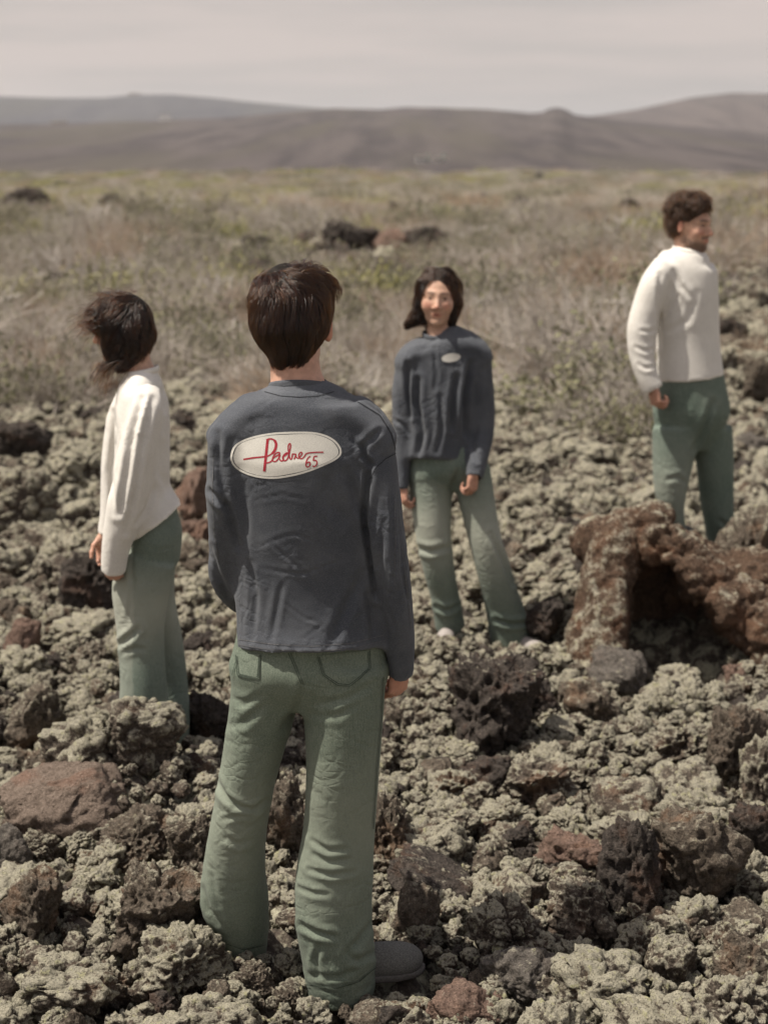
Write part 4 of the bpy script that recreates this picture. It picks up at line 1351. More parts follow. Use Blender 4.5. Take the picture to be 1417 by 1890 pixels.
def add_hand(F, wrist, d, palm, s=1.0, curl=(.5, .6, .4), thumb=1, spread=.0):
    """d: where the fingers point, palm: the way the palm faces, thumb: +1/-1 side of the thumb"""
    d = np.asarray(d, float); d /= np.linalg.norm(d)
    palm = np.asarray(palm, float); palm -= (palm @ d) * d; palm /= np.linalg.norm(palm)
    x = np.cross(d, palm) * thumb
    M = np.stack([x, d, palm], 1)
    o = np.asarray(wrist)
    w = lambda *p: o + M @ (np.array(p) * s)
    F.cone(w(0, -.035, 0), w(0, .015, 0), .023 * s, .026 * s, .01)
    F.ball(w(.002, .048, .002), np.array([.041, .052, .017]) * s, M, .012)
    F.ball(w(.024, .034, .012), np.array([.018, .030, .014]) * s, M, .01)
    for i, (fx, ln, r) in enumerate(((.030, .94, .0088), (.010, 1.06, .0092), (-.011, 1.0, .0088), (-.030, .78, .0078))):
        p = w(fx, .085 - (.010 if i == 3 else 0) - (.004 if i == 0 else 0), 0)
        a = 0
        root = w(fx * .8, .05, 0)
        F.cone(root, p, r * 1.1 * s, r * 1.08 * s, .004)
        sp = fx * spread
        for j, L in enumerate((.044, .028, .021)):
            a += curl[j] * (1 + .12 * i)
            q = p + M @ (np.array([sp, math.cos(a), math.sin(a)]) * L * ln * s)
            F.cone(p, q, r * (1.05 - .1 * j) * s, r * (.95 - .1 * j) * s, .0025)
            p = q
    p = w(.026, .018, .010)
    for L, v, r in ((.042, (.62, .66, .42), .0125), (.032, (.30, .85, .42), .0105), (.024, (.10, .92, .38), .0092)):
        v = np.array(v); v /= np.linalg.norm(v)
        q = p + M @ (v * L * s)
        F.cone(p, q, r * s, r * .92 * s, .005); p = q

def paint_face(V, c, M, s, beard=0.0, brow=.8, open_mouth=False):
    q = ((V - c) @ M) / s
    x, y, z = np.abs(q[:, 0]), q[:, 1], q[:, 2]
    head = (np.abs(q).max(1) < .16)
    e = lambda v, a: np.exp(-(v / a) ** 2)
    lips = e(x, .021) * e(z + .0675, .009) * (y > .07)
    cheek = e(x - .042, .022) * e(z + .028, .020) * (y > .03) * .55
    nose = e(x, .014) * e(z + .034, .016) * (y > .09) * .5
    ear = sstep(.070, .080, x) * e(y + .006, .03) * .5
    flush = np.clip(np.maximum.reduce([lips * 1.1, cheek, nose, ear]), 0, 1) * head
    if open_mouth: dk0 = e(x, .013) * e(z + .0675, .0035) * (y > .08) * .8
    else: dk0 = 0
    br = e(z - .026 - .004 * e(x - .035, .02), .0055) * sstep(.010, .016, x) * (1 - sstep(.046, .056, x)) * (y > .05)
    lash_shade = e(z - .007, .0050) * e(x - .032, .015) * (y > .06) * brow * .8  # lashes, painted stronger to add the shade of the eye sockets
    bd = 0
    if beard:
        lim = -.030 - .030 * sstep(.0, .085, y) + .003 * perlin(V * 40)
        bd = sstep(0, -.030, z - lim) * sstep(-.135, -.112, z) * sstep(-.025, .030, y)
        bd = np.maximum(bd, e(z + .053, .007) * (x < .032) * (y > .06))
        bd = bd * (1 - .95 * e(x, .02) * e(z + .068, .008)) * beard
        bd = bd * (.75 + .25 * perlin(V * 160))
    return flush, np.clip(np.maximum(np.maximum(np.maximum(br * brow, lash_shade), bd), dk0), 0, 1) * head

def make_body(root, mat, head, torso, waist, legs, arms, hands, neck, beard=0.0, h=.0055, feet=None):
    ext = [np.asarray(q) for a in arms for q in a] + [np.asarray(k_['wrist']) for k_ in hands]
    lo = np.min([t.c.min(0) for t in [torso, waist] + legs] + ext, 0) - .17
    hi = np.max([t.c.max(0) for t in [torso, waist] + legs] + ext, 0) + .17
    hi[2] = head["c"][2] + .16
    lo[2] = min(t.c[:, 2].min() for t in legs) - .03
    F = Field(lo, hi, h)
    F.loft(torso, 0, 0, .80)
    F.loft(waist, .03, 0, .86)
    for L in legs: F.loft(L, .03, 0, .62)
    for sh, el, wr in arms:
        F.cone(sh, el, .046, .034, .03); F.cone(el, wr, .031 if head.get('female') else .037, .020, .012)
    for kw in hands: add_hand(F, **kw)
    M = frame(head["fwd"], head.get("up", (0, 0, 1)))
    c, s = np.asarray(head["c"]), head.get("s", 1.0)
    nr = head.get("neck", .056 if not head.get("female") else .046)
    F.cone(np.asarray(neck) - [0, 0, .03], c + M @ np.array([0, -.022, -.05]) * s, nr * 1.12, nr, .03)
    add_head(F, c, M, s, head.get("female"), head.get("ear", 0.0))
    V, Q = F.surface(1)
    me = mesh("body", V, Q)
    fl, dk = paint_face(V, c, M, s, beard, .72 if head.get("female") else .85, bool(head.get("female")))
    for kw in hands:
        d = np.linalg.norm(V - (np.asarray(kw["wrist"]) + np.asarray(kw["d"]) / np.linalg.norm(kw["d"]) * .09), axis=1)
        fl = np.maximum(fl, .30 * sstep(.13, .06, d))
    vattr(me, "flush", fl); vattr(me, "dark", dk)
    o = link("body", me, mat, root)
    # eyes
    for sx in (-1, 1):
        ec = c + M @ (np.array([sx * .032, .0755, .004]) * s)
        bm = bmesh.new(); bmesh.ops.create_uvsphere(bm, u_segments=14, v_segments=10, radius=.0128 * s)
        em = bpy.data.meshes.new("eye"); bm.to_mesh(em); bm.free()
        em.transform(Matrix.Translation(Vector(ec)) @ Matrix(M.tolist()).to_4x4())
        eo = link("eye", em, M_EYE, o)
        bm = bmesh.new(); bmesh.ops.create_uvsphere(bm, u_segments=12, v_segments=8, radius=.0066 * s)
        im = bpy.data.meshes.new("iris"); bm.to_mesh(im); bm.free()
        im.transform(Matrix.Translation(Vector(ec + M @ np.array([0, .0085 * s, 0]))))
        link("iris", im, M_IRIS, o)
    return F, M

def shell(parts, h, k):
    lo = np.min([p.c.min(0) - max(p.a.max(), p.b.max()) for p in parts], 0) - .04
    hi = np.max([p.c.max(0) + max(p.a.max(), p.b.max()) for p in parts], 0) + .04
    F = Field(lo, hi, h)
    for i, p in enumerate(parts): F.loft(p, 0 if i == 0 else k)
    V, Q = F.surface(2)
    D, T, A = [], [], []
    for p in parts:
        d, t, si = p.dist(V); D.append(d); T.append(t); A.append(p.T[si])
    D = np.array(D); T = np.array(T); own = D.argmin(0)
    # blend the weave direction between neighbours
    w = np.exp(-np.clip(D, -.02, .2) / .025); w /= w.sum(0)
    axis = sum(w[i][:, None] * A[i] for i in range(len(parts)))
    axis /= np.linalg.norm(axis, axis=1, keepdims=True)
    t = np.array([T[own[i], i] for i in range(len(V))])
    return F, V, Q, own, t, T, axis

def open_ends(V, Q, parts, own, T, ends, h):
    """cut the closed shell open where an arm, a leg or the neck comes out"""
    kill = np.zeros(len(V), bool)
    edge = np.zeros(len(V))
    for pi, which in ends:
        p = parts[pi]; t = T[pi]
        L = p.cum[-1]
        ax = (t * L) if which == 0 else (1 - t) * L
        i = 0 if which == 0 else len(p.c) - 1
        q = V - p.c[i]
        Tn = p.T[0] if which == 0 else p.T[-1]
        U = p.U[0] if which == 0 else p.U[-1]; W = np.cross(Tn, U)
        k0 = np.sqrt((q @ U / p.a[i]) ** 2 + (q @ W / p.b[i]) ** 2)
        near = (own == pi) & (ax < .6 * h)
        inner = (k0 - 1) * min(p.a[i], p.b[i]) < -1.3 * h
        kill |= near & inner & (np.abs(q @ Tn) < 3 * h)
        m = own == pi
        edge[m] = np.maximum(edge[m], np.exp(-(np.maximum(ax[m] - .000, 0) / .012) ** 2))
    fk = kill[Q].any(1)
    Q2 = Q[~fk]
    used = np.zeros(len(V), bool); used[Q2.ravel()] = True
    new = np.cumsum(used) - 1
    return used, new[Q2], edge

def strokes(V, Q, defs, gain=1.0):
    """pressed-in folds: each (points in photo pixels, half width px, depth m, side ridge) is laid on the cloth that faces the viewer"""
    px = to_px(V)
    N = normals_of(V, Q)
    view = V - np.array([0, 0, CAM_Z]); view /= np.linalg.norm(view, axis=1, keepdims=True)
    ok = (N * view).sum(1) < -.05
    disp = np.zeros(len(V))
    for pts, w, dep, ridge in defs:
        pts = np.asarray(pts, float)
        best = np.full(len(V), 1e9); sg = np.zeros(len(V)); tt = np.zeros(len(V))
        n = len(pts) - 1
        for i in range(n):
            a, b = pts[i], pts[i + 1]
            ab = b - a; t = np.clip(((px - a) @ ab) / (ab @ ab), 0, 1)
            e = px - a - t[:, None] * ab
            d = np.linalg.norm(e, axis=1)
            m = d < best
            best[m] = d[m]; sg[m] = np.sign(ab[0] * e[m, 1] - ab[1] * e[m, 0]); tt[m] = (i + t[m]) / n
        tap = np.sqrt(np.clip(np.sin(np.pi * (.06 + .88 * tt)), 0, 1))
        sd = best * sg
        disp += ok * tap * dep * (-np.exp(-(sd / w) ** 2) + ridge * np.exp(-((np.abs(sd) - 1.9 * w) / (1.2 * w)) ** 2) * (sd * np.sign(ridge) > 0 if ridge < 0 else 1))
    return V + N * (disp * gain)[:, None]

def cloth_object(name, V, Q, mat, root, attrs, thick=.0028, levels=1):
    me = mesh(name, V, Q)
    for k, v in attrs.items(): vattr(me, k, v)
    o = link(name, me, mat, root)
    m = o.modifiers.new("thickness", 'SOLIDIFY'); m.thickness = thick; m.offset = -1
    if levels:
        m = o.modifiers.new("smooth", 'SUBSURF'); m.levels = 0; m.render_levels = levels
    return o

def tube(pts, r, n=8, closed=False, flat=None):
    """round band along a line; flat=(radius across up, radius out)"""
    pts = np.asarray(pts, float); m = len(pts)
    T = np.roll(pts, -1, 0) - np.roll(pts, 1, 0) if closed else np.gradient(pts, axis=0)
    T /= np.linalg.norm(T, axis=1, keepdims=True)
    up = np.array([0, 0, 1.0])
    A = np.cross(T, up); bad = np.linalg.norm(A, axis=1) < .2
    A[bad] = np.cross(T[bad], [1, 0, 0]); A /= np.linalg.norm(A, axis=1, keepdims=True)
    B = np.cross(A, T)
    ra, rb = (r, r) if flat is None else flat
    an = np.linspace(0, 2 * np.pi, n, endpoint=False)
    V = (pts[:, None] + np.cos(an)[None, :, None] * A[:, None] * ra + np.sin(an)[None, :, None] * B[:, None] * rb).reshape(-1, 3)
    F = []
    for i in range(m if closed else m - 1):
        j = (i + 1) % m
        for k in range(n):
            l = (k + 1) % n
            F.append((i * n + k, i * n + l, j * n + l, j * n + k))
    return V, np.array(F)

def shoe(root, heel, toe, mat, sole_mat, s=1.0, shaft=True, fat=1.0):
    heel = np.asarray(heel, float); toe = np.asarray(toe, float)
    f = toe - heel; L = np.linalg.norm(f); M = frame(f)
    k = L / .285
    o = heel
    w = lambda *p: o + M @ (np.array(p) * k)
    F = Field(np.minimum(heel, toe) - .12, np.maximum(heel, toe) + .2, .005)
    F.ball(w(0, .055, .045), np.array([.037, .055, .048]) * k, M)
    F.ball(w(.002, .14, .045), np.array([.041, .090, .040 * fat]) * k, M, .03)
    F.ball(w(.006, .218, .040), np.array([.049, .066, .036 * fat]) * k, M, .03)
    if shaft: F.cone(w(0, .07, .05), w(0, .075, .13), .036 * k, .034 * k, .03)
    def cut(g): return (g - o) @ M[:, 2] - .014 * k
    F.D = np.maximum(F.D, -cut(np.stack(np.meshgrid(*[F.o[i] + F.h * np.arange(F.n[i]) for i in range(3)], indexing='ij'), -1).reshape(-1, 3)).reshape(F.n)).astype(np.float32)
    V, Q = F.surface(2)
    so = link("shoe", mesh("shoe", V, Q), mat, root)
    # welted sole
    th = np.linspace(0, 2 * np.pi, 40, endpoint=False)
    y = .142 + .150 * np.sin(th) ; half = np.interp(y, [-.01, .03, .11, .20, .26, .293], [.020, .039, .036, .052, .043, .012])
    x = half * np.cos(th) / np.maximum(np.abs(np.cos(th)), .35) * np.where(np.abs(np.cos(th)) < .35, 1, 1) + .004
    ring = np.stack([x, y], 1)
    VV, FF = [], []
    for zz, g in ((0, .94), (.004, 1.0), (.016, 1.0), (.019, .97)):
        for a, b in ring: VV.append(w(a * g, .14 + (b - .14) * g, zz))
    n = 40
    for i in range(3):
        for j in range(n): FF.append((i * n + j, i * n + (j + 1) % n, (i + 1) * n + (j + 1) % n, (i + 1) * n + j))
    FF.append(tuple(range(n))[::-1]); FF.append(tuple(range(3 * n, 4 * n)))
    link("sole", mesh("sole", VV, FF), sole_mat, so)
    return so

# ------------------------------------------------------------------ hair
def hair_strands(name, roots, field, flow, steps, step, lift, mat, parent, seed=1, rad=.00028, wild=.25, clump=.5, drop=0.0, cl_scale=38, locks=30, gather=.75):
    rng = np.random.default_rng(seed)
    n = len(roots)
    P_ = roots.copy()
    nrm = field.grad(P_)
    out = [P_.copy()]
    cn = np.stack([perlin(roots * cl_scale + 31 * i) for i in range(3)], 1) * clump
    rn = rng.normal(size=(n, 3)) * wild
    ln = np.clip(rng.normal(1, .22, n), .35, 1.5)
    lf = lift * np.clip(1 + .9 * perlin(roots * cl_scale * .8 + 9) * 2 * clump + .35 * rng.normal(size=n), .1, 3)
    for i in range(steps):
        d = flow(P_) + cn + rn * (.4 + .8 * i / steps)
        d = d - (d * nrm).sum(1, keepdims=True) * nrm
        d /= np.maximum(np.linalg.norm(d, axis=1, keepdims=True), 1e-6)
        P_ = P_ + d * (step * ln)[:, None] + np.array([0, 0, -drop * i])
        v = field.sample(P_); nrm = field.grad(P_)
        tgt = lf * math.sin(min(1, (i + 1) / steps * 1.3) * math.pi * .62) - .002
        P_ = P_ + nrm * ((tgt - v) * .75)[:, None]
        out.append(P_.copy())
    pts = np.stack(out, 1)                      # strands gather into locks round a few leading ones
    ng = max(8, n // locks)
    gi = rng.choice(n, ng, replace=False)
    near = np.empty(n, int)
    for a in range(0, n, 2000):
        near[a:a + 2000] = ((roots[a:a + 2000, None] - roots[gi][None]) ** 2).sum(-1).argmin(1)
    g = pts[gi][near] + (roots - roots[gi][near])[:, None] * .22
    k = (gather * np.clip(rng.normal(1, .3, n), .1, 1.15)[:, None] * np.linspace(0, 1, steps + 1)[None] ** .8)[..., None]
    pts = pts + (g - pts) * np.clip(k, 0, 1)
    return strands_object(name, pts.reshape(-1, 3), n, steps + 1, mat, parent, rad)

def strands_object(name, pts, n, m, mat, parent, rad):
    hc = bpy.data.hair_curves.new(name)
    hc.add_curves([m] * n)
    hc.attributes["position"].data.foreach_set("vector", pts.astype(np.float32).ravel())
    r = hc.attributes.get("radius") or hc.attributes.new("radius", 'FLOAT', 'POINT')
    prof = rad * np.clip(1.15 - np.linspace(0, 1, m) ** 2, .15, 1)
    r.data.foreach_set("value", np.tile(prof, n).astype(np.float32))
    return link(name, hc, mat, parent)

def scatter_on(V, Q, n, rng, cond=None):
    c = V[Q].mean(1)
    ar = np.linalg.norm(np.cross(V[Q[:, 2]] - V[Q[:, 0]], V[Q[:, 3]] - V[Q[:, 1]]), axis=1)
    if cond is not None: ar = ar * cond(c)
    i = rng.choice(len(Q), n, p=ar / ar.sum())
    w = rng.dirichlet((1, 1, 1, 1), n)
    return (V[Q[i]] * w[..., None]).sum(1)
def sec(xl, xr, y, Y, b):
    c = P((xl + xr) / 2, y, Y)
    return (c, (xr - xl) / 2 / ppm(Y, c[2]), b)

def seed_noise(V, axis, along, across, amp, s=0):
    """noise stretched round the limb or along it"""
    q = V * across
    a = (V * axis).sum(1)
    q = q + axis * (a * (along - across))[:, None]
    return (perlin(q + s * 7.7) + .5 * perlin(q * 1.9 + 3 + s)) * amp

def shirt(root, mat, torso, sleeves, neckc, h, bodyF, gl, gc, amp, cuts, folds=(), collar=None, iters=130, goal=.012, name="sweatshirt", k=.045, sag=0.0, soft=.06, fg=1.5):
    parts = [torso] + sleeves
    F, V, Q, own, t, T, axis = shell(parts, h, k)
    used, Q, edge = open_ends(V, Q, parts, own, T, cuts, h)
    V, own, t, axis, edge = V[used], own[used], t[used], axis[used], edge[used]
    GL, GC = np.zeros(len(V)), np.zeros(len(V))
    for i in range(len(parts)):
        m = own == i
        GL[m] = gl[min(i, 1)](t[m]); GC[m] = gc[min(i, 1)](t[m])
    E = edge_pairs(Q)
    for _ in range(10):
        g = ring_mean(np.stack([GL, GC, GL], 1), Q, E); GL, GC = g[:, 0], g[:, 1]
    am = np.where(own == 0, seed_noise(V, axis, 7, 15, amp, 1), seed_noise(V, axis, 20, 9, amp, 2))
    pin = np.clip(edge * .25, 0, 1)
    X = drape(V, Q, axis, GL, GC, am, bodyF, goal, iters, soft, pin, .005, sag)
    if len(folds): X = strokes(X, Q, folds, fg)
    X = X + .2 * (ring_mean(X, Q, E) - X)
    o = cloth_object(name, X, Q, mat, root, {"edge": edge, "wash": edge * 0})
    if collar is not None:
        c, r1, r2, tilt, fw, hh = collar
        an = np.linspace(0, 2 * np.pi, 72, endpoint=False)
        Mx = frame(fw)
        pts = [np.asarray(c) + Mx @ np.array([r1 * math.cos(a), r2 * math.sin(a), -tilt * math.sin(a)]) for a in an]
        v, f = tube(pts, .01, 10, True, (.0042, hh))
        cm = mesh("collar", v, f); vattr(cm, "edge", np.full(len(v), .25)); vattr(cm, "wash", np.zeros(len(v)))
        link("collar", cm, mat, o)
    return o, X, Q

def trousers(root, mat, waist, legs, h, bodyF, gl, gc, amp, wash, folds=(), iters=130, goal=.012, soft=.06, k=.03):
    parts = [waist] + legs
    F, V, Q, own, t, T, axis = shell(parts, h, k)
    used, Q, edge = open_ends(V, Q, parts, own, T, [(0, 0)] + [(i + 1, 1) for i in range(len(legs))], h)
    V, own, t, axis, edge = V[used], own[used], t[used], axis[used], edge[used]
    GL = np.where(own == 0, .01, gl(t)); GC = np.where(own == 0, .01, gc(t))
    E = edge_pairs(Q)
    for _ in range(10):
        g = ring_mean(np.stack([GL, GC, GL], 1), Q, E); GL, GC = g[:, 0], g[:, 1]
    am = seed_noise(V, axis, 15, 7, amp, 4) * np.where(own == 0, .3, 1)
    X = drape(V, Q, axis, GL, GC, am, bodyF, goal, iters, soft, edge * .2, .004)
    if len(folds): X = strokes(X, Q, folds, 1.35)
    X = X + .2 * (ring_mean(X, Q, E) - X)
    o = cloth_object("trousers", X, Q, mat, root, {"edge": edge, "wash": wash(X, own, t)})
    return o, X, Q

def project(V, Q, pts2, off=.0016):
    """lay points given in photo pixels onto cloth, a hair proud of it"""
    tree = BVHTree.FromPolygons(V.tolist(), Q.tolist())
    o = Vector((0, 0, CAM_Z)); out = []
    last = None
    for p in pts2:
        d = Vector(P(p[0], p[1], 4.0)) - o; d.normalize()
        hit, nrm, i, dist = tree.ray_cast(o, d)
        if hit is None: out.append(last if last is not None else np.array(o + d * 4)); continue
        if nrm.dot(d) > 0: nrm = -nrm
        last = np.array(hit + nrm * off); out.append(last)
    return np.array(out)

def stroke_mesh(name, lines, V, Q, mat, parent, off=.0022):
    """ink lines laid on cloth: each (points, width or list of widths in photo px)"""
    VV, FF = [], []
    for pts, wd in lines:
        pts = np.asarray(pts, float)
        n = len(pts)
        seg = np.concatenate([[0], np.cumsum(np.linalg.norm(np.diff(pts, axis=0), axis=1))])
        m = max(int(seg[-1] / 1.1), 4)
        tt = np.linspace(0, seg[-1], m)
        # smooth the corners a little
        xs = np.stack([np.interp(tt, seg, pts[:, i]) for i in (0, 1)], 1)
        for _ in range(2): xs[1:-1] = .5 * xs[1:-1] + .25 * (xs[2:] + xs[:-2])
        w = np.interp(tt, seg, np.broadcast_to(wd, n)) / 2
        T = np.gradient(xs, axis=0); T /= np.maximum(np.linalg.norm(T, axis=1, keepdims=True), 1e-6)
        Nn = np.stack([-T[:, 1], T[:, 0]], 1)
        rows = np.stack([xs + Nn * w[:, None], xs, xs - Nn * w[:, None]], 1).reshape(-1, 2)
        v3 = project(V, Q, rows, off)
        b = len(VV)
        VV.extend(v3.tolist())
        for i in range(m - 1):
            for j in range(2):
                a = b + i * 3 + j
                FF.append((a, a + 1, a + 4, a + 3))
    me = mesh(name, VV, np.array(FF))
    vattr(me, "edge", np.full(len(VV), 1.0)); vattr(me, "wash", np.full(len(VV), .3))
    return link(name, me, mat, parent)

def patch_mesh(name, outline, V, Q, mat, parent, off=.0015, rings=10, thick=None):
    o = np.asarray(outline, float); c = o.mean(0); n = len(o)
    pts = [c] + [c + (p - c) * (r / rings) for r in range(1, rings + 1) for p in o]
    v = project(V, Q, pts, off)
    F = [(0, 1 + (j + 1) % n, 1 + j) for j in range(n)]
    for r in range(rings - 1):
        for j in range(n):
            a, b = 1 + r * n, 1 + (r + 1) * n
            F.append((a + j, a + (j + 1) % n, b + (j + 1) % n, b + j))
    me = mesh(name, v, F)
    vattr(me, "edge", np.zeros(len(v))); vattr(me, "wash", np.full(len(v), .12))
    return link(name, me, mat, parent)

def curve2(pts, n=60, closed=False):
    """smooth line through points"""
    p = np.asarray(pts, float); m = len(p); out = []
    for i in range(m if closed else m - 1):
        g = lambda k: p[k % m] if closed else p[min(max(k, 0), m - 1)]
        p0, p1, p2, p3 = g(i - 1), g(i), g(i + 1), g(i + 2)
        k = max(2, n // m)
        for j in range(k):
            t = j / k
            out.append(.5 * (2 * p1 + (p2 - p0) * t + (2 * p0 - 5 * p1 + 4 * p2 - p3) * t * t + (3 * p1 - p0 - 3 * p2 + p3) * t ** 3))
    if not closed: out.append(p[-1])
    return np.array(out)

GREEN_WASH = lambda front: (lambda X, own, t: np.clip(.12 + .6 * np.exp(-((t - .28) / .22) ** 2) * (own > 0) * front(X), 0, 1))

# ================================================================== the man seen from behind
def build_back_man():
    Y = 3.93
    G0 = G(600, 1830, 0.0)
    root = empty("person", (float(P(590, 1300, Y)[0]), Y, 0.0))
    tag(root, "dark haired man seen from behind in charcoal sweatshirt with white oval back print", "person")
    torso = Loft([sec(498, 602, 708, Y, .060), sec(474, 629, 724, Y, .086), sec(446, 657, 742, Y, .102), sec(421, 689, 768, Y + .00, .114),
                  sec(403, 710, 800, Y, .122), sec(404, 712, 834, Y, .130), sec(414, 704, 860, Y, .132), sec(420, 700, 960, Y + .01, .134), sec(430, 704, 1060, Y + .02, .134),
                  sec(437, 710, 1140, Y + .02, .138), sec(436, 714, 1192, Y + .01, .146)])
    slR = Loft([sec(618, 676, 790, Y, .045), sec(644, 710, 810, Y, .062), sec(664, 730, 845, Y - .01, .076), sec(667, 737, 900, Y - .02, .080), sec(686, 750, 1010, Y - .03, .075),
                sec(700, 760, 1100, Y - .02, .068), sec(712, 765, 1180, Y + .0, .058), sec(715, 763, 1243, Y + .02, .047)])
    eL = P(416, 1050, Y + .05)
    slL = Loft([sec(438, 494, 786, Y, .045), sec(406, 466, 806, Y, .062), sec(386, 450, 842, Y - .01, .076), sec(381, 448, 910, Y - .01, .078), sec(386, 444, 990, Y + .03, .070),
                (P(424, 1060, Y + .10), .050, .060), (P(446, 1098, Y + .20), .045, .050), (P(470, 1108, Y + .32), .040, .042)])
    waist = Loft([sec(445, 705, 1130, Y + .01, .105), sec(434, 712, 1190, Y + .01, .118), sec(428, 713, 1240, Y + .01, .128), sec(470, 670, 1300, Y + .01, .075)])
    legL = Loft([sec(428, 560, 1230, Y + .02, .105), sec(424, 548, 1300, Y + .03, .105), sec(410, 518, 1400, Y + .05, .098), sec(393, 496, 1500, Y + .07, .088),
                 sec(377, 489, 1590, Y + .10, .088), sec(371, 495, 1655, Y + .13, .095), sec(396, 496, 1715, Y + .17, .092), sec(418, 490, 1764, Y + .21, .085)])
    legR = Loft([sec(560, 713, 1230, Y, .110), sec(561, 708, 1310, Y - .01, .110), sec(565, 700, 1420, Y - .01, .102), sec(560, 692, 1530, Y, .092),
                 sec(546, 688, 1620, Y + .0, .092), sec(546, 686, 1700, Y + .01, .098), sec(558, 692, 1770, Y + .02, .102), sec(566, 693, 1826, Y + .03, .105)])
    elR, wrR = P(716, 1020, Y - .02), P(739, 1228, Y + .02)
    wrL = P(478, 1110, Y + .33)
    shR, shL = P(672, 800, Y), P(428, 800, Y)
    hc = P(542, 596, Y + .055)
    hands = [dict(wrist=wrR, d=np.array([-.10, .18, -1]), palm=np.array([-.75, .66, 0]), thumb=1, curl=(.75, 1.15, .8), s=.92),
             dict(wrist=wrL, d=np.array([.75, .6, -.3]), palm=np.array([.1, .3, -1]), thumb=1, curl=(.4, .5, .3), s=.95)]
    head = dict(c=hc, fwd=(.10, .98, -.10), s=1.0, neck=.059, ear=.008)
    BF, HM = make_body(root, M_SKIN_A, head, torso, waist, [legL, legR], [(shR, elR, wrR), (shL, P(420, 1040, Y + .05), wrL)], hands, P(552, 720, Y + .0))
    # hands and wrists stay outside the cloth test
    folds_s = [
        ([(700, 796), (684, 810), (668, 824)], 5, .0055, .8), ([(668, 822), (672, 842), (682, 856)], 5, .009, .8), ([(660, 826), (650, 812)], 4, .004, .5),
        ([(682, 856), (676, 900), (672, 960), (682, 1020), (694, 1100)], 6, .012, .6),
        ([(690, 850), (712, 842), (730, 832)], 1.6, .0022, .3), ([(690, 852), (680, 880), (672, 905)], 2, .003, .4),
        ([(402, 800), (404, 850), (410, 900), (424, 950), (440, 1010)], 6, .009, .6), ([(428, 812), (416, 850), (420, 900)], 5, .004, .6),
        ([(390, 905), (404, 922), (424, 942)], 5, .008, .7),
        ([(386, 1010), (400, 1055), (420, 1100)], 6, .005, .6),
        ([(618, 870), (604, 890), (606, 930), (628, 955)], 12, .006, .2), ([(640, 870), (650, 900), (668, 950), (676, 1000)], 8, .006, .5),
        ([(470, 1010), (540, 985), (590, 1000)], 3, .0014, .7), ([(480, 1050), (560, 1060), (640, 1030)], 3, .0016, .8),
        ([(500, 1005), (560, 1055), (600, 1090)], 3, .0015, .9), ([(520, 1110), (560, 1140), (590, 1150)], 2.5, .0015, .9),
        ([(560, 1180), (585, 1160), (600, 1150)], 2.5, .002, .9), ([(500, 1185), (512, 1120), (520, 1080)], 5, .003, .6),
        ([(465, 1180), (472, 1100), (460, 1040)], 6, .004, .5), ([(610, 1190), (640, 1120), (668, 1060)], 9, .005, .5),
        ([(690, 1180), (686, 1130), (676, 1090)], 6, .005, .6),
        ([(722, 900), (724, 980), (728, 1060), (716, 1130)], 2.5, .004, .9), ([(740, 1000), (742, 1060), (752, 1110)], 3, .004, .8),
        ([(708, 960), (702, 1040), (708, 1110)], 4, .005, .6), ([(720, 1130), (730, 1170), (728, 1215)], 3, .003, .6),
        ([(470, 925), (520, 912), (560, 922)], 3, .0012, .8), ([(450, 890), (455, 960), (450, 1020)], 6, .003, .4),
        ([(436, 1181), (500, 1192), (575, 1197), (650, 1190), (712, 1175)], 1.5, .0016, .4),
        ([(402, 772), (384, 800), (381, 830)], 1.6, .0015, .3), ([(664, 736), (700, 760), (724, 800), (731, 834)], 1.6, .002, .4),
    ]
    yoke = Loft([(P(408, 812, Y), .070, .034), (P(425, 787, Y), .082, .036), (P(452, 765, Y), .088, .036), (P(482, 752, Y), .088, .035), (P(551, 756, Y), .080, .034), (P(620, 752, Y), .088, .035),
                 (P(650, 762, Y), .088, .036), (P(684, 784, Y), .084, .036), (P(702, 815, Y), .070, .034)], ref=(0, 1, 0))
    so, X, Q = shirt(root, M_CHAR, torso, [slR, slL, yoke], None, .0075, BF,
                     (lambda t: .015 + .045 * t, lambda t: .04 + .07 * np.exp(-((t - .5) / .25) ** 2)),
                     (lambda t: .012 + .045 * t, lambda t: .045 + 0 * t), .006,
                     [(0, 0), (0, 1), (1, 1), (2, 1)], folds_s,
                     (P(551, 720, Y + .012), .0715, .070, .020, (0, 1, 0), .0165))
    tan = X
    # the oval print: cream field, charcoal ring left bare, cream rim
    oc = np.array([527.5, 840.0])
    base = curve2([(425.5, 848), (432, 824), (455, 810), (500, 799.5), (550, 797), (590, 800), (618, 813), (630, 832), (622, 846), (590, 862), (550, 876), (505, 883), (465, 878), (437, 865)], 112, True)
    inset = lambda d: np.array([p + (oc - p) / np.linalg.norm(oc - p) * d * (1.0 if abs(p[0] - oc[0]) > 60 else .85) for p in base])
    patch_mesh("print_field", inset(5.6), X, Q, M_PRINT, so, .0012, 12)
    stroke_mesh("print_rim", [(np.concatenate([inset(1.8), inset(1.8)[:2]]), 3.7)], X, Q, M_PRINT, so, .0012)
    # lettering, pixel strokes in the photograph's frame
    s = 220 / 1417.0
    q = lambda pts: [(420 + a * s, 780 + b * s) for a, b in pts]
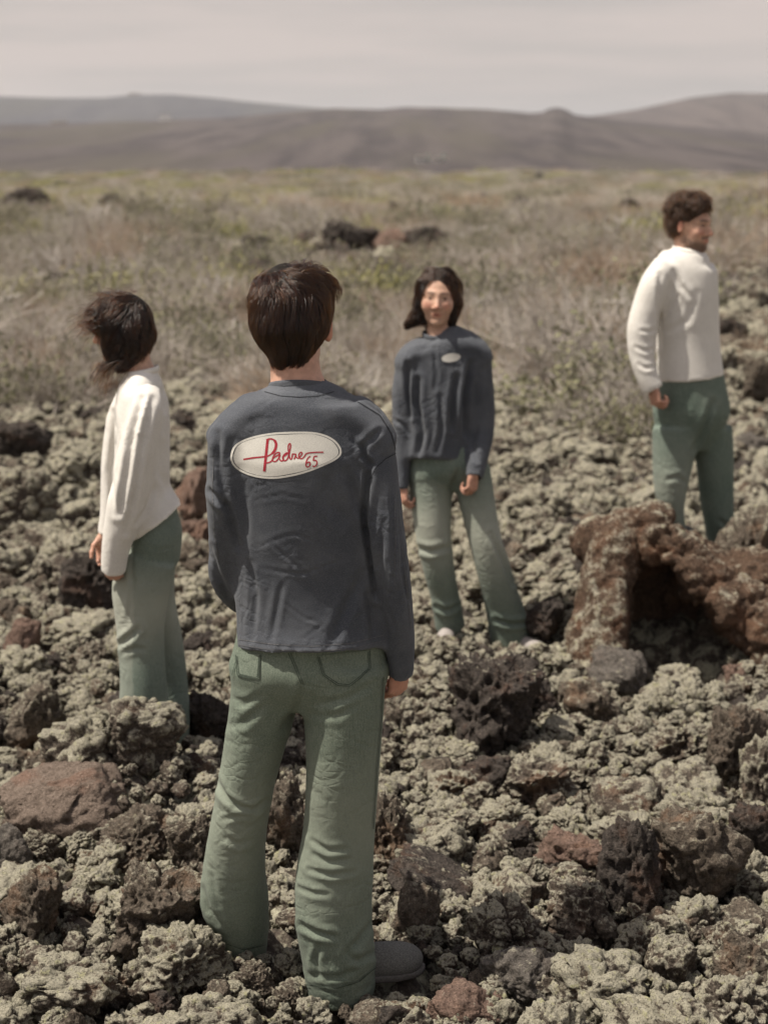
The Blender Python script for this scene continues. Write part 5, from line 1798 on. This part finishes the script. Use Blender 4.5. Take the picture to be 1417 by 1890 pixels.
    L = [
        (q([(438, 578), (478, 200)]), 5.0),
        (q(curve2([(462, 205), (510, 192), (560, 212), (578, 270), (548, 350), (470, 402)], 40)), [3.0] * 12 + [5.0] * 14 + [2.4] * (len(curve2([(0, 0)] * 6, 40)) - 26)),
        (q([(190, 436), (300, 418), (462, 402)]), 2.9),
        (q(curve2([(466, 480), (520, 460), (545, 420), (600, 385), (625, 360), (590, 355), (548, 395), (535, 450), (575, 460), (620, 400), (622, 375), (612, 420), (640, 458), (668, 440)], 90)), 2.5),
        (q(curve2([(668, 440), (660, 410), (690, 385), (722, 360), (690, 365), (655, 410), (675, 455), (715, 425), (740, 330), (750, 262), (738, 246), (722, 275), (724, 340), (742, 430), (762, 432)], 90)), 2.5),
        (q(curve2([(762, 432), (768, 395), (770, 370), (790, 375), (812, 372), (806, 400), (790, 436)], 40)), 2.5),
        (q(curve2([(806, 400), (840, 425), (870, 392), (888, 362), (868, 350), (846, 380), (850, 418), (880, 430), (910, 405), (930, 372), (960, 360), (1040, 352), (1138, 350)], 90)), 2.3),
        (q(curve2([(984, 400), (955, 420), (934, 470), (930, 510), (948, 528), (972, 516), (982, 484), (968, 466), (940, 482)], 60)), 2.4),
        (q([(1066, 398), (1026, 400), (1016, 452)]), 2.4),
        (q(curve2([(1016, 452), (1046, 446), (1062, 470), (1052, 506), (1026, 522), (1008, 512)], 40)), 2.4),
    ]
    stroke_mesh("print_lettering", L, X, Q, M_INK_RED, so, .0017)
    for ln, w_, m_ in (([(731, 836), (712, 846), (694, 862), (684, 884)], 1.5, M_SEAM), ([(660, 742), (700, 766), (722, 800), (730, 832)], 1.3, M_SEAM),
                       ([(440, 1180), (500, 1189), (575, 1193), (650, 1187), (708, 1172)], 1.4, M_SEAM_LT), ([(440, 1190), (500, 1199), (575, 1203), (650, 1197), (710, 1182)], 1.0, M_SEAM_LT),
                       ([(488, 723), (518, 731), (551, 733), (586, 731), (616, 723)], 1.2, M_SEAM), ([(742, 1010), (752, 1100), (758, 1160)], 1.2, M_SEAM_LT), ([(728, 920), (730, 1000), (728, 1080)], 1.2, M_SEAM_LT), ([(394, 840), (392, 900), (395, 980), (404, 1040)], 1.2, M_SEAM_LT)):
        stroke_mesh("seam", [(ln, w_)], X, Q, m_, so, .0012)
    # trousers
    folds_t = [
        ([(562, 1262), (548, 1310), (520, 1350)], 7, .006, .4), ([(590, 1300), (640, 1290), (690, 1262)], 6, .004, .6), ([(575, 1320), (620, 1322), (660, 1300)], 6, .003, .7),
        ([(430, 1290), (450, 1300), (480, 1285)], 6, .004, .6), ([(424, 1340), (450, 1335), (490, 1300)], 7, .004, .6),
        ([(400, 1440), (415, 1470), (440, 1490), (470, 1495), (492, 1478)], 5, .007, .8), ([(408, 1515), (440, 1505), (470, 1508)], 4, .004, .8),
        ([(410, 1545), (440, 1560), (465, 1550)], 5, .003, .7), ([(374, 1640), (385, 1680), (402, 1705)], 6, .006, .7), ([(390, 1600), (396, 1650), (410, 1690)], 5, .003, .6),
        ([(575, 1552), (605, 1570), (640, 1568)], 4, .005, .8), ([(578, 1578), (610, 1592), (645, 1586)], 4, .004, .8), ([(570, 1606), (610, 1616), (655, 1610)], 4, .006, .9),
        ([(552, 1640), (580, 1650), (605, 1652)], 4, .005, .8), ([(555, 1708), (585, 1722), (620, 1730)], 5, .007, .9), ([(690, 1700), (660, 1740), (640, 1756)], 6, .006, .6),
        ([(590, 1745), (582, 1775), (588, 1800)], 5, .006, .7), ([(640, 1762), (662, 1775), (688, 1760)], 6, .007, .8), ([(570, 1800), (620, 1806), (680, 1782)], 5, .004, .6),
        ([(430, 1745), (455, 1756), (488, 1745)], 2, .0025, .5), ([(568, 1828), (620, 1832), (690, 1800)], 2, .0025, .5),
        ([(690, 1240), (693, 1330), (688, 1420)], 2, .002, .4),
    ]
    to, XT, QT = trousers(root, M_DENIM, waist, [legL, legR], .0085, BF,
                          lambda t: .028 + .06 * np.exp(-((t - .62) / .12) ** 2) + .11 * sstep(.72, 1, t), lambda t: .02 + .02 * t, .006,
                          lambda X, own, t: np.clip(.10 + .35 * (own > 0) * np.exp(-((t - .45) / .25) ** 2), 0, 1), folds_t)
    # back pockets, yoke and centre seam
    pl = [(436, 1208), (482, 1207), (480, 1252), (474, 1254), (448, 1250), (438, 1246)]
    pr = [(585, 1210), (682, 1200), (684, 1236), (646, 1268), (622, 1266), (594, 1246)]
    for pk in (pl, pr):
        patch_mesh("back_pocket", np.concatenate([np.linspace(pk[i], pk[(i + 1) % 6], 7)[:-1] for i in range(6)]), XT, QT, M_DENIM, to, .0022, 6)
    inn = lambda pk, d: [tuple(np.array(p) + (np.mean(pk, 0) - p) / np.linalg.norm(np.mean(pk, 0) - p) * d) for p in pk]
    lines = []
    for pk in (pl, pr):
        for d in (1.5, 5.0):
            z = inn(pk, d)
            lines.append((z[1:] + z[:1], .8))
    lines += [([(533, 1205), (545, 1235), (556, 1262)], .8), ([(537, 1205), (549, 1235), (560, 1262)], .8), ([(430, 1246), (440, 1212)], .7)]
    lines += [([(706, 1250), (702, 1330), (694, 1420), (687, 1530)], .8), ([(562, 1817), (620, 1824), (660, 1812), (692, 1786)], .8), ([(420, 1742), (450, 1752), (488, 1744)], .8)]
    for ln in lines: stroke_mesh("stitching", [(ln[0], 1.25)], XT, QT, M_THREAD, to, .0036)
    # clogs
    z = 0.0
    zs = -.088
    shoe(root, G(592, 1815, zs + .008), G(779, 1789, zs + .008), M_SUEDE, M_SOLE, fat=1.3)
    h2 = P(455, 1772, Y + .17)
    shoe(root, h2, h2 + [-.03, .27, 0], M_SUEDE, M_SOLE)
    # hair
    w = lambda *p: hc + HM @ np.array(p)
    HF = Field(hc - .2, hc + .2, .005)
    HF.ball(w(-.003, -.014, .042), (.097, .110, .096), HM)
    HF.ball(w(-.003, -.046, -.010), (.084, .076, .072), HM, .04)
    HF.cone(w(-.002, -.060, -.030), w(.002, -.064, -.066), .066, .046, .03)
    HF.cone(w(-.012, -.064, -.06), w(-.020, -.068, -.094), .040, .020, .02)
    HF.ball(w(.006, .035, .092), (.080, .07, .040), HM, .04)
    HF.ball(w(.106, .004, -.040), (.030, .05, .050), HM, .012, 's')
    HF.ball(w(0, .115, -.04), (.10, .07, .085), HM, .02, 's')
    V, Qh = HF.surface(2)
    loc = (V - hc) @ HM
    n = fbm(loc * np.array([26, 26, 12]) + .8 * perlin(loc * 9)[:, None], 3)
    V = V + normals_of(V, Qh) * (n * (.006 + .008 * sstep(.02, .10, loc[:, 2])))[:, None]
    ho = link("hair", mesh("hair", V, Qh), M_HAIR_DK, root)
    rng = np.random.default_rng(3)
    crown = np.array([-.020, -.045, .125])
    def flow(p):
        l = (p - hc) @ HM
        d = l - crown
        r = np.linalg.norm(d, axis=1, keepdims=True)
        out = d / np.maximum(r, 1e-6)
        sw = np.stack([-d[:, 1], d[:, 0], 0 * d[:, 0]], 1) / np.maximum(r, 1e-6)
        top = sstep(.03, .10, l[:, 2])[:, None]
        v = out * .8 + sw * .55 * top + np.array([0, 0, -.8]) * (1 - top) + np.array([.12, 0, 0]) * top * (l[:, 0:1] > -.02) + np.array([-.05, 0, 0])
        return v @ HM.T
    roots = scatter_on(V, Qh, 15000, rng, lambda c: 1 - .9 * (((c - hc) @ HM)[:, 2] < -.085))
    hair_strands("hair_strands", roots, HF, flow, 10, .0056, .0060, M_ST_DK, ho, 5, .00032, .2, .55, 0, 24, 14, .8)
    # longer tousled locks over the crown
    roots = scatter_on(V, Qh, 3600, rng, lambda c: sstep(.05, .12, ((c - hc) @ HM)[:, 2]))
    hair_strands("hair_strands", roots, HF, flow, 10, .0062, .0115, M_ST_DK, ho, 6, .00034, .2, .9, 0, 20, 18, .85)

# ================================================================== the woman at the left, hair across her face
def build_left_woman():
    Y = 5.58
    root = empty("person", (float(P(275, 1000, Y)[0]), Y, 0.0))
    tag(root, "woman in cream sweatshirt turned away with windblown bob hair hiding her face", "person")
    torso = Loft([sec(236, 284, 682, Y, .075), sec(226, 297, 702, Y, .125), sec(216, 305, 730, Y, .165), sec(214, 312, 780, Y, .185), sec(214, 311, 850, Y, .185), sec(216, 313, 905, Y, .180),
                  (P(277, 945, Y), .108, .180), (P(287, 962, Y), .108, .180)])
    slN = Loft([sec(246, 298, 728, Y - .15, .055), sec(242, 302, 760, Y - .20, .068), sec(222, 288, 830, Y - .22, .070), sec(206, 275, 900, Y - .22, .070), sec(194, 258, 960, Y - .21, .064),
                sec(188, 240, 1010, Y - .20, .054), sec(187, 231, 1057, Y - .19, .048)])
    slF = Loft([sec(216, 270, 730, Y + .15, .055), sec(198, 255, 775, Y + .19, .065), sec(188, 240, 850, Y + .20, .065), sec(186, 226, 920, Y + .19, .055), sec(184, 212, 988, Y + .17, .046)])
    waist = Loft([sec(242, 302, 900, Y, .12), sec(242, 318, 938, Y, .145), sec(238, 333, 972, Y, .165), sec(234, 335, 992, Y, .17), sec(226, 328, 1035, Y, .155), sec(255, 300, 1080, Y, .08)])
    legN = Loft([sec(222, 324, 1030, Y - .09, .085), sec(207, 313, 1085, Y - .10, .084), sec(214, 304, 1150, Y - .10, .080), sec(219, 303, 1200, Y - .10, .080), sec(222, 307, 1260, Y - .11, .085),
                 sec(218, 314, 1320, Y - .11, .092), sec(214, 320, 1384, Y - .11, .10)])
    legF = Loft([sec(235, 324, 1030, Y + .09, .085), sec(240, 322, 1100, Y + .10, .085), sec(250, 336, 1180, Y + .13, .080), sec(262, 346, 1260, Y + .14, .083), sec(262, 350, 1330, Y + .12, .09), sec(258, 342, 1402, Y + .12, .095)])
    hc = P(228, 606, Y)
    wN, wF = P(210, 1035, Y - .19), P(194, 985, Y + .17)
    hands = [dict(wrist=wN, d=np.array([-.05, 0, -1]), palm=np.array([.3, 1, 0]), thumb=-1, curl=(1.0, 1.4, 1.0), s=.72),
             dict(wrist=wF, d=np.array([-.05, -.02, -1]), palm=np.array([.3, -1, 0]), thumb=1, curl=(.5, .7, .5), s=.85)]
    head = dict(c=hc, fwd=(-.97, .06, -.14), s=.92, female=True)
    BF, HM = make_body(root, M_SKIN_B, head, torso, waist, [legN, legF], [(P(270, 745, Y - .16), P(240, 890, Y - .22), wN), (P(245, 745, Y + .16), P(208, 870, Y + .2), wF)], hands, P(262, 690, Y), h=.006)
    shirt(root, M_CREAM, torso, [slN, slF], None, .010, BF,
          (lambda t: .01 + .02 * t, lambda t: .02 + .05 * np.exp(-((t - .45) / .2) ** 2)),
          (lambda t: .02 + .035 * t, lambda t: .045 + 0 * t), .006,
          [(0, 0), (0, 1), (1, 1), (2, 1)],
          [([(262, 735), (246, 800), (236, 870), (222, 950)], 5, .012, .9), ([(282, 735), (262, 820), (250, 900), (232, 985)], 5, .008, .8), ([(208, 760), (214, 800), (204, 870), (212, 950)], 5, .008, .7),
           ([(300, 720), (304, 760)], 4, .006, .7), ([(284, 900), (270, 940), (252, 965)], 5, .006, .8), ([(300, 820), (296, 870), (310, 910)], 6, .006, .6), ([(272, 770), (270, 860), (262, 930)], 4, .004, .8)],
          (P(260, 685, Y), .066, .060, .010, (-1, 0, 0), .011), fg=1.15)
    to, X, Q = trousers(root, M_DENIM_T, waist, [legN, legF], .011, BF,
             lambda t: .02 + .05 * np.exp(-((t - .5) / .1) ** 2) + .04 * sstep(.8, 1, t), lambda t: .03 + 0 * t, .006,
             lambda X, own, t: np.clip(.10 + .65 * (own > 0) * np.exp(-((t - .25) / .2) ** 2) + .3 * (to_px(X)[:, 0] < 245), 0, 1),  # plus an even paler tone over the left side
             k=.012, folds=[([(240, 1010), (246, 1090), (238, 1140)], 4, .006, .8), ([(222, 1190), (240, 1175), (256, 1160)], 5, .010, .8), ([(226, 1205), (250, 1196), (270, 1200)], 4, .006, .8), ([(262, 1008), (290, 1014), (318, 1012)], 3, .004, .6)])
    p1, p2 = P(290, 1402, Y - .11), P(318, 1418, Y + .12)
    shoe(root, p1, p1 + [-.24, .02, 0], M_CANVAS, M_CANVAS)
    shoe(root, p2, p2 + [-.24, .02, 0], M_CANVAS, M_CANVAS)
    # hair: a chin-length bob, blown forward
    s = .92
    w = lambda *p: hc + HM @ (np.array(p) * s)
    HF = Field(hc - .24, hc + .24, .006)
    HF.ball(w(0, -.010, .036), np.array((.086, .103, .098)) * s, HM)
    HF.ball(w(0, -.028, -.040), np.array((.082, .072, .080)) * s, HM, .04)
    HF.ball(w(-.050, .016, -.048), np.array((.030, .048, .088)) * s, HM, .03)
    HF.ball(w(.050, .014, -.048), np.array((.030, .046, .084)) * s, HM, .03)
    HF.ball(w(.0, .085, .052), np.array((.05, .030, .035)) * s, HM, .02)
    HF.ball(w(0, .116, -.046), np.array((.075, .052, .078)) * s, HM, .012, 's')
    HF.cone(w(0, -.075, -.125), w(0, -.06, -.19), .045 * s, .06 * s, .02, 's')
    V, Qh = HF.surface(2)
    V = V + normals_of(V, Qh) * (fbm((V - hc) @ HM * np.array([28, 28, 9]), 3) * .009)[:, None]
    ho = link("hair", mesh("hair", V, Qh), M_HAIR_DK, root)
    rng = np.random.default_rng(13)
    def flow(p):
        l = (p - hc) @ HM
        back = sstep(.0, -.06, l[:, 1])[:, None]
        d = np.array([0, .38, -.9]) * (1 - back) + np.array([0, .1, -1]) * back
        d = d + np.array([0, .9, .3]) * sstep(.07, .12, l[:, 2])[:, None]
        return d @ HM.T
    roots = scatter_on(V, Qh, 5200, rng)
    hair_strands("hair_strands", roots, HF, flow, 12, .0090, .014, M_ST_MD, ho, 15, .0006, .22, .8, .0, 16, 26, .8)
    # loose flying ends at brow, crown and chin
    n = 900; m = 10; pts = []
    for i in range(n):
        k = rng.random()
        if k < .45: p = w(rng.normal(-.03, .04), .085 + rng.normal(0, .015), .045 + rng.normal(0, .022)); d = np.array([-1, 0, .15 * rng.normal() + .05])
        elif k < .65: p = w(rng.normal(0, .04), rng.normal(0, .03), .128); d = np.array([-.95, 0, .28 + .2 * rng.normal()])
        else: p = w(-.06 + rng.normal(0, .02), .04 + rng.normal(0, .03), -.11); d = np.array([-.6, -.1, -.75 + .35 * rng.normal()])
        d = d + rng.normal(size=3) * .22; d /= np.linalg.norm(d); L = .03 + .075 * rng.random() ** 2
        bend = rng.normal(size=3) * .35 + np.array([.1, 0, -.8])
        for j in range(m):
            t = j / (m - 1)
            pts.append(p + d * L * t + bend * L * .5 * t * t)
    strands_object("hair_strands", np.array(pts), n, m, M_ST_MD, ho, .0006)

# ================================================================== the woman facing the viewer
def build_front_woman():
    Y = 7.0
    root = empty("person", (float(P(850, 900, Y)[0]), Y, 0.05))
    tag(root, "woman facing the viewer with dark bob and charcoal sweatshirt with small chest print", "person")
    torso = Loft([sec(786, 833, 617, Y, .050), sec(768, 860, 624, Y, .082), sec(749, 888, 641, Y, .102), sec(744, 890, 664, Y, .110), sec(748, 884, 690, Y, .114), sec(748, 878, 750, Y, .118), sec(746, 870, 800, Y, .120), sec(741, 871, 840, Y, .128)])
    slA = Loft([sec(763, 798, 642, Y, .040), sec(735, 774, 662, Y, .058), sec(726, 764, 700, Y, .067), sec(723, 760, 740, Y + .0, .066), sec(725, 757, 800, Y - .01, .060), sec(728, 757, 855, Y - .03, .050), sec(733, 754, 903, Y - .05, .042)])
    slB = Loft([sec(836, 872, 640, Y, .040), sec(862, 903, 658, Y, .058), sec(864, 909, 698, Y, .068), sec(866, 913, 750, Y, .066), sec(866, 911, 800, Y - .02, .060), sec(862, 902, 840, Y - .07, .052), sec(859, 891, 882, Y - .13, .044)])
    waist = Loft([sec(752, 868, 800, Y, .100), sec(752, 884, 840, Y, .112), sec(755, 898, 868, Y, .110), sec(790, 872, 900, Y, .06)])
    lgA = Loft([sec(754, 836, 865, Y, .095), sec(757, 834, 920, Y - .01, .092), sec(766, 832, 980, Y - .03, .084), sec(780, 838, 1045, Y - .02, .08), sec(796, 848, 1105, Y + .02, .082), sec(803, 858, 1156, Y + .06, .09)])
    lgB = Loft([sec(834, 904, 865, Y, .095), sec(848, 914, 930, Y - .02, .092), sec(866, 926, 1000, Y - .05, .084), sec(884, 946, 1070, Y - .04, .08), sec(897, 968, 1130, Y + .0, .088), sec(905, 980, 1182, Y + .02, .098)])
    hc = P(808, 549, Y)
    wA, wB = P(743, 895, Y - .05), P(874, 872, Y - .13)
    hands = [dict(wrist=wA, d=np.array([.06, -.15, -1]), palm=np.array([1, .4, 0]), thumb=-1, curl=(.7, .9, .7), s=.88),
             dict(wrist=wB, d=np.array([-.10, -.12, -1]), palm=np.array([-.8, .7, 0]), thumb=1, curl=(.8, 1.0, .8), s=.88)]
    head = dict(c=hc, fwd=(-.06, -1, -.02), s=.97, female=True, up=(.04, 0, 1))
    BF, HM = make_body(root, M_SKIN_B, head, torso, waist, [lgA, lgB], [(P(762, 660, Y), P(742, 790, Y), wA), (P(872, 655, Y), P(888, 790, Y - .02), wB)], hands, P(809, 622, Y), h=.006)
    yoke = Loft([(P(744, 672, Y), .060, .028), (P(753, 655, Y), .075, .030), (P(768, 643, Y), .082, .030), (P(788, 636, Y), .080, .029), (P(810, 637, Y), .074, .028), (P(834, 633, Y), .080, .029),
                 (P(860, 634, Y), .082, .030), (P(882, 643, Y), .076, .030), (P(896, 662, Y), .060, .028)], ref=(0, 1, 0))
    so, X, Q = shirt(root, M_CHAR, torso, [slA, slB, yoke], None, .011, BF,
          (lambda t: .01 + .02 * t, lambda t: .02 + .05 * np.exp(-((t - .45) / .2) ** 2)),
          (lambda t: .02 + .05 * t, lambda t: .04 + 0 * t), .008,
          [(0, 0), (0, 1), (1, 1), (2, 1)],
          [([(772, 700), (770, 745), (780, 800), (772, 838)], 5, .014, .8), ([(800, 640), (806, 690), (802, 720)], 3, .006, .6), ([(842, 695), (836, 740), (832, 790)], 5, .014, .7), ([(812, 730), (816, 790), (806, 836)], 4, .008, .8),
           ([(752, 670), (754, 720), (760, 770)], 4, .014, .7), ([(868, 670), (856, 730), (858, 800)], 5, .016, .6), ([(728, 775), (745, 785), (755, 800)], 3, .008, .8), ([(880, 850), (872, 820), (880, 790)], 4, .006, .7)],
          (P(809, 617, Y), .068, .062, .012, (0, -1, 0), .012))
    e = [(832 + 17.5 * math.cos(a), 660 + 8 * math.sin(a) - 2 * math.cos(a)) for a in np.linspace(0, 2 * np.pi, 40, endpoint=False)]
    patch_mesh("chest_print", e, X, Q, M_PRINT, so, .003, 5)
    trousers(root, M_DENIM_T, waist, [lgA, lgB], .011, BF,
             lambda t: .02 + .05 * np.exp(-((t - .5) / .1) ** 2) + .06 * sstep(.75, 1, t), lambda t: .025 + 0 * t, .006,
             lambda X, own, t: np.clip(.10 + .75 * (own > 0) * np.exp(-((t - .36) / .22) ** 2), 0, 1),
             [([(765, 1010), (795, 1018), (830, 1010)], 5, .008, .8), ([(845, 870), (838, 890), (832, 905)], 5, .008, .5), ([(905, 985), (925, 1030), (945, 1080)], 4, .008, .8), ([(915, 1145), (945, 1152), (972, 1150)], 4, .012, .9), ([(805, 1120), (825, 1128), (846, 1118)], 4, .010, .9)])
    p1, p2 = P(938, 1192, Y + .03), P(832, 1170, Y + .10)
    shoe(root, p1, p1 + [.155, -.17, 0], M_CANVAS, M_CANVAS)
    shoe(root, p2, p2 + [-.04, -.225, 0], M_CANVAS, M_CANVAS)
    s = .97
    w = lambda *p: hc + HM @ (np.array(p) * s)
    HF = Field(hc - .26, hc + .26, .006)
    HF.ball(w(0, -.020, .032), np.array((.082, .103, .103)) * s, HM)
    HF.ball(w(0, -.045, -.055), np.array((.084, .062, .085)) * s, HM, .04)
    for sx in (-1, 1):
        HF.cone(w(sx * .070, .006, .06), w(sx * .078, .008, -.02), .016 * s, .018 * s, .02)
        HF.cone(w(sx * .078, .008, -.02), w(sx * (.070 if sx < 0 else .086), .014, -.100), .018 * s, .014 * s, .02)
    HF.cone(w(.088, .015, -.095), w(.132, .0, -.125), .020 * s, .010 * s, .02)
    HF.ball(w(0, .105, -.018), np.array((.064, .085, .100)) * s, HM, .010, 's')
    HF.cone(w(0, .09, .05), w(0, .10, .085), .036 * s, .008 * s, .01, 's')
    V, Qh = HF.surface(2)
    V = V + normals_of(V, Qh) * (fbm((V - hc) @ HM * np.array([28, 28, 8]), 3) * .006)[:, None]
    ho = link("hair", mesh("hair", V, Qh), M_HAIR_MD, root)
    rng = np.random.default_rng(23)
    def flow(p):
        l = (p - hc) @ HM
        d = np.stack([np.sign(l[:, 0]) * .9 * sstep(.05, .12, l[:, 2]), -.1 + 0 * l[:, 0], -1 + 0 * l[:, 0]], 1)
        return d @ HM.T
    roots = scatter_on(V, Qh, 7500, rng)
    hair_strands("hair_strands", roots, HF, flow, 10, .0085, .013, M_ST_MD, ho, 25, .0005, .22, .7, 0, 18, 20, .7)

# ================================================================== the bearded man at the right
def build_right_man():
    Y = 7.75
    zg = float(P(1300, 1030, Y)[2])
    root = empty("person", (float(P(1290, 900, Y)[0]), Y, zg))
    tag(root, "bearded man with curly brown hair in cream sweatshirt looking off to the side", "person")
    torso = Loft([sec(1246, 1298, 458, Y, .060), sec(1228, 1311, 471, Y, .09), sec(1208, 1320, 492, Y, .12), sec(1205, 1325, 530, Y, .135), sec(1211, 1326, 590, Y, .135), sec(1213, 1328, 640, Y, .135), sec(1213, 1335, 697, Y, .145)])
    slA = Loft([sec(1205, 1250, 490, Y - .06, .055), sec(1183, 1232, 520, Y - .09, .070), sec(1167, 1220, 565, Y - .10, .070), sec(1157, 1211, 610, Y - .11, .066), sec(1161, 1208, 655, Y - .12, .058),
                sec(1173, 1213, 692, Y - .14, .05), sec(1186, 1226, 720, Y - .15, .044)])
    slB = Loft([sec(1280, 1318, 490, Y + .08, .055), sec(1286, 1324, 540, Y + .12, .06), sec(1288, 1324, 620, Y + .14, .055), sec(1294, 1322, 690, Y + .12, .045)])
    waist = Loft([sec(1220, 1330, 665, Y, .118), sec(1212, 1338, 710, Y, .135), sec(1206, 1346, 770, Y, .138), sec(1244, 1314, 828, Y, .07)])
    lgA = Loft([sec(1204, 1288, 790, Y - .03, .105), sec(1204, 1281, 840, Y - .04, .105), sec(1207, 1268, 900, Y - .05, .095), sec(1220, 1262, 950, Y - .04, .085), sec(1232, 1272, 1010, Y - .02, .09)])
    lgB = Loft([sec(1276, 1351, 790, Y + .04, .105), sec(1284, 1353, 850, Y + .05, .105), sec(1292, 1353, 920, Y + .06, .095), sec(1302, 1354, 975, Y + .06, .09), sec(1312, 1362, 1036, Y + .06, .095)])
    hc = P(1274, 415, Y)
    wA = P(1204, 711, Y - .15)
    hands = [dict(wrist=wA, d=np.array([.22, -.06, -1]), palm=np.array([.8, .35, 0]), thumb=-1, curl=(.85, 1.1, .8), s=1.06),
             dict(wrist=P(1310, 695, Y + .12), d=np.array([0, 0, -1]), palm=np.array([-1, 0, 0]), thumb=1, curl=(.65, .9, .7), s=.9)]
    head = dict(c=hc, fwd=(.74, -.67, -.05), s=1.0)
    BF, HM = make_body(root, M_SKIN_B, head, torso, waist, [lgA, lgB], [(P(1222, 505, Y - .06), P(1184, 615, Y - .11), wA), (P(1305, 505, Y + .08), P(1306, 610, Y + .14), P(1310, 690, Y + .12))], hands, P(1268, 470, Y), beard=.92, h=.006)
    shirt(root, M_CREAM, torso, [slA, slB], None, .011, BF,
          (lambda t: .01 + .02 * t, lambda t: .02 + .07 * np.exp(-((t - .55) / .25) ** 2)),
          (lambda t: .02 + .02 * t, lambda t: .03 + 0 * t), .007,
          [(0, 0), (0, 1), (1, 1), (2, 1)],
          [([(1218, 505), (1216, 560), (1218, 640)], 4, .012, .6), ([(1242, 500), (1258, 530), (1272, 548)], 4, .010, .9), ([(1252, 545), (1236, 570), (1222, 590)], 4, .006, .7), ([(1285, 540), (1270, 590), (1235, 610)], 6, .006, .6),
           ([(1180, 610), (1200, 612), (1208, 608)], 3, .008, .9), ([(1172, 640), (1190, 648), (1206, 644)], 3, .008, .9), ([(1178, 672), (1192, 680), (1208, 676)], 3, .008, .9)],
          (P(1270, 462, Y), .074, .072, .016, (.8, -.6, 0), .0125), fg=.9)
    trousers(root, M_DENIM_T, waist, [lgA, lgB], .011, BF,
             lambda t: .02 + .05 * np.exp(-((t - .5) / .12) ** 2), lambda t: .025 + 0 * t, .006,
             lambda X, own, t: np.clip(.05 + .40 * (own == 1) * np.exp(-((t - .5) / .3) ** 2), 0, 1),
             [([(1280, 830), (1300, 790), (1316, 740)], 5, .010, .6), ([(1230, 885), (1250, 880), (1262, 890)], 4, .006, .8), ([(1326, 960), (1340, 970), (1356, 975)], 4, .008, .8)])
    p1, p2 = P(1244, 1022, Y - .0), P(1332, 1045, Y + .06)
    shoe(root, p1, p1 + [.19, -.19, 0], M_SUEDE, M_SOLE)
    shoe(root, p2, p2 + [.19, -.19, 0], M_SUEDE, M_SOLE)
    # short curls
    w = lambda *p: hc + HM @ np.array(p)
    HF = Field(hc - .22, hc + .24, .006)
    HF.ball(w(0, -.022, .050), (.090, .104, .092), HM)
    HF.ball(w(0, -.05, .0), (.084, .070, .075), HM, .03)
    rng = np.random.default_rng(33)
    for i in range(150):
        a, b = rng.uniform(0, 2 * np.pi), rng.uniform(.15, 1)
        d = np.array([math.cos(a) * math.sqrt(1 - b * b), math.sin(a) * math.sqrt(1 - b * b), b])
        if d[1] > .75: continue
        HF.ball(w(*(d * np.array([.094, .108, .100]) + np.array([0, -.015, .046]))), rng.uniform(.012, .022), None, .006)
    HF.ball(w(0, .105, -.02), (.10, .085, .075), HM, .015, 's')
    for sx in (-1, 1): HF.ball(w(sx * .09, .012, -.02), (.03, .035, .045), HM, .01, 's')
    V, Qh = HF.surface(1)
    ho = link("hair", mesh("hair", V, Qh), M_HAIR_LT, root)
    roots = scatter_on(V, Qh, 1500, rng)
    pts = []; m = 14
    nr = HF.grad(roots)
    for i in range(len(roots)):
        n = nr[i]; t = np.cross(n, rng.normal(size=3)); t /= np.linalg.norm(t); b = np.cross(n, t)
        r = rng.uniform(.006, .011)
        for j in range(m):
            a = j / (m - 1) * 5.5
            pts.append(roots[i] - n * .002 + n * (.016 * j / (m - 1)) + (t * math.cos(a) + b * math.sin(a) - t) * r)
    strands_object("hair_strands", np.array(pts), len(roots), m, M_ST_LT, ho, .0007)
# ================================================================== put it together
build_ground()
build_hills()
build_houses()
build_haze()
build_rocks()
build_cave()
build_scrub()
build_back_man()
build_left_woman()
build_front_woman()
build_right_man()
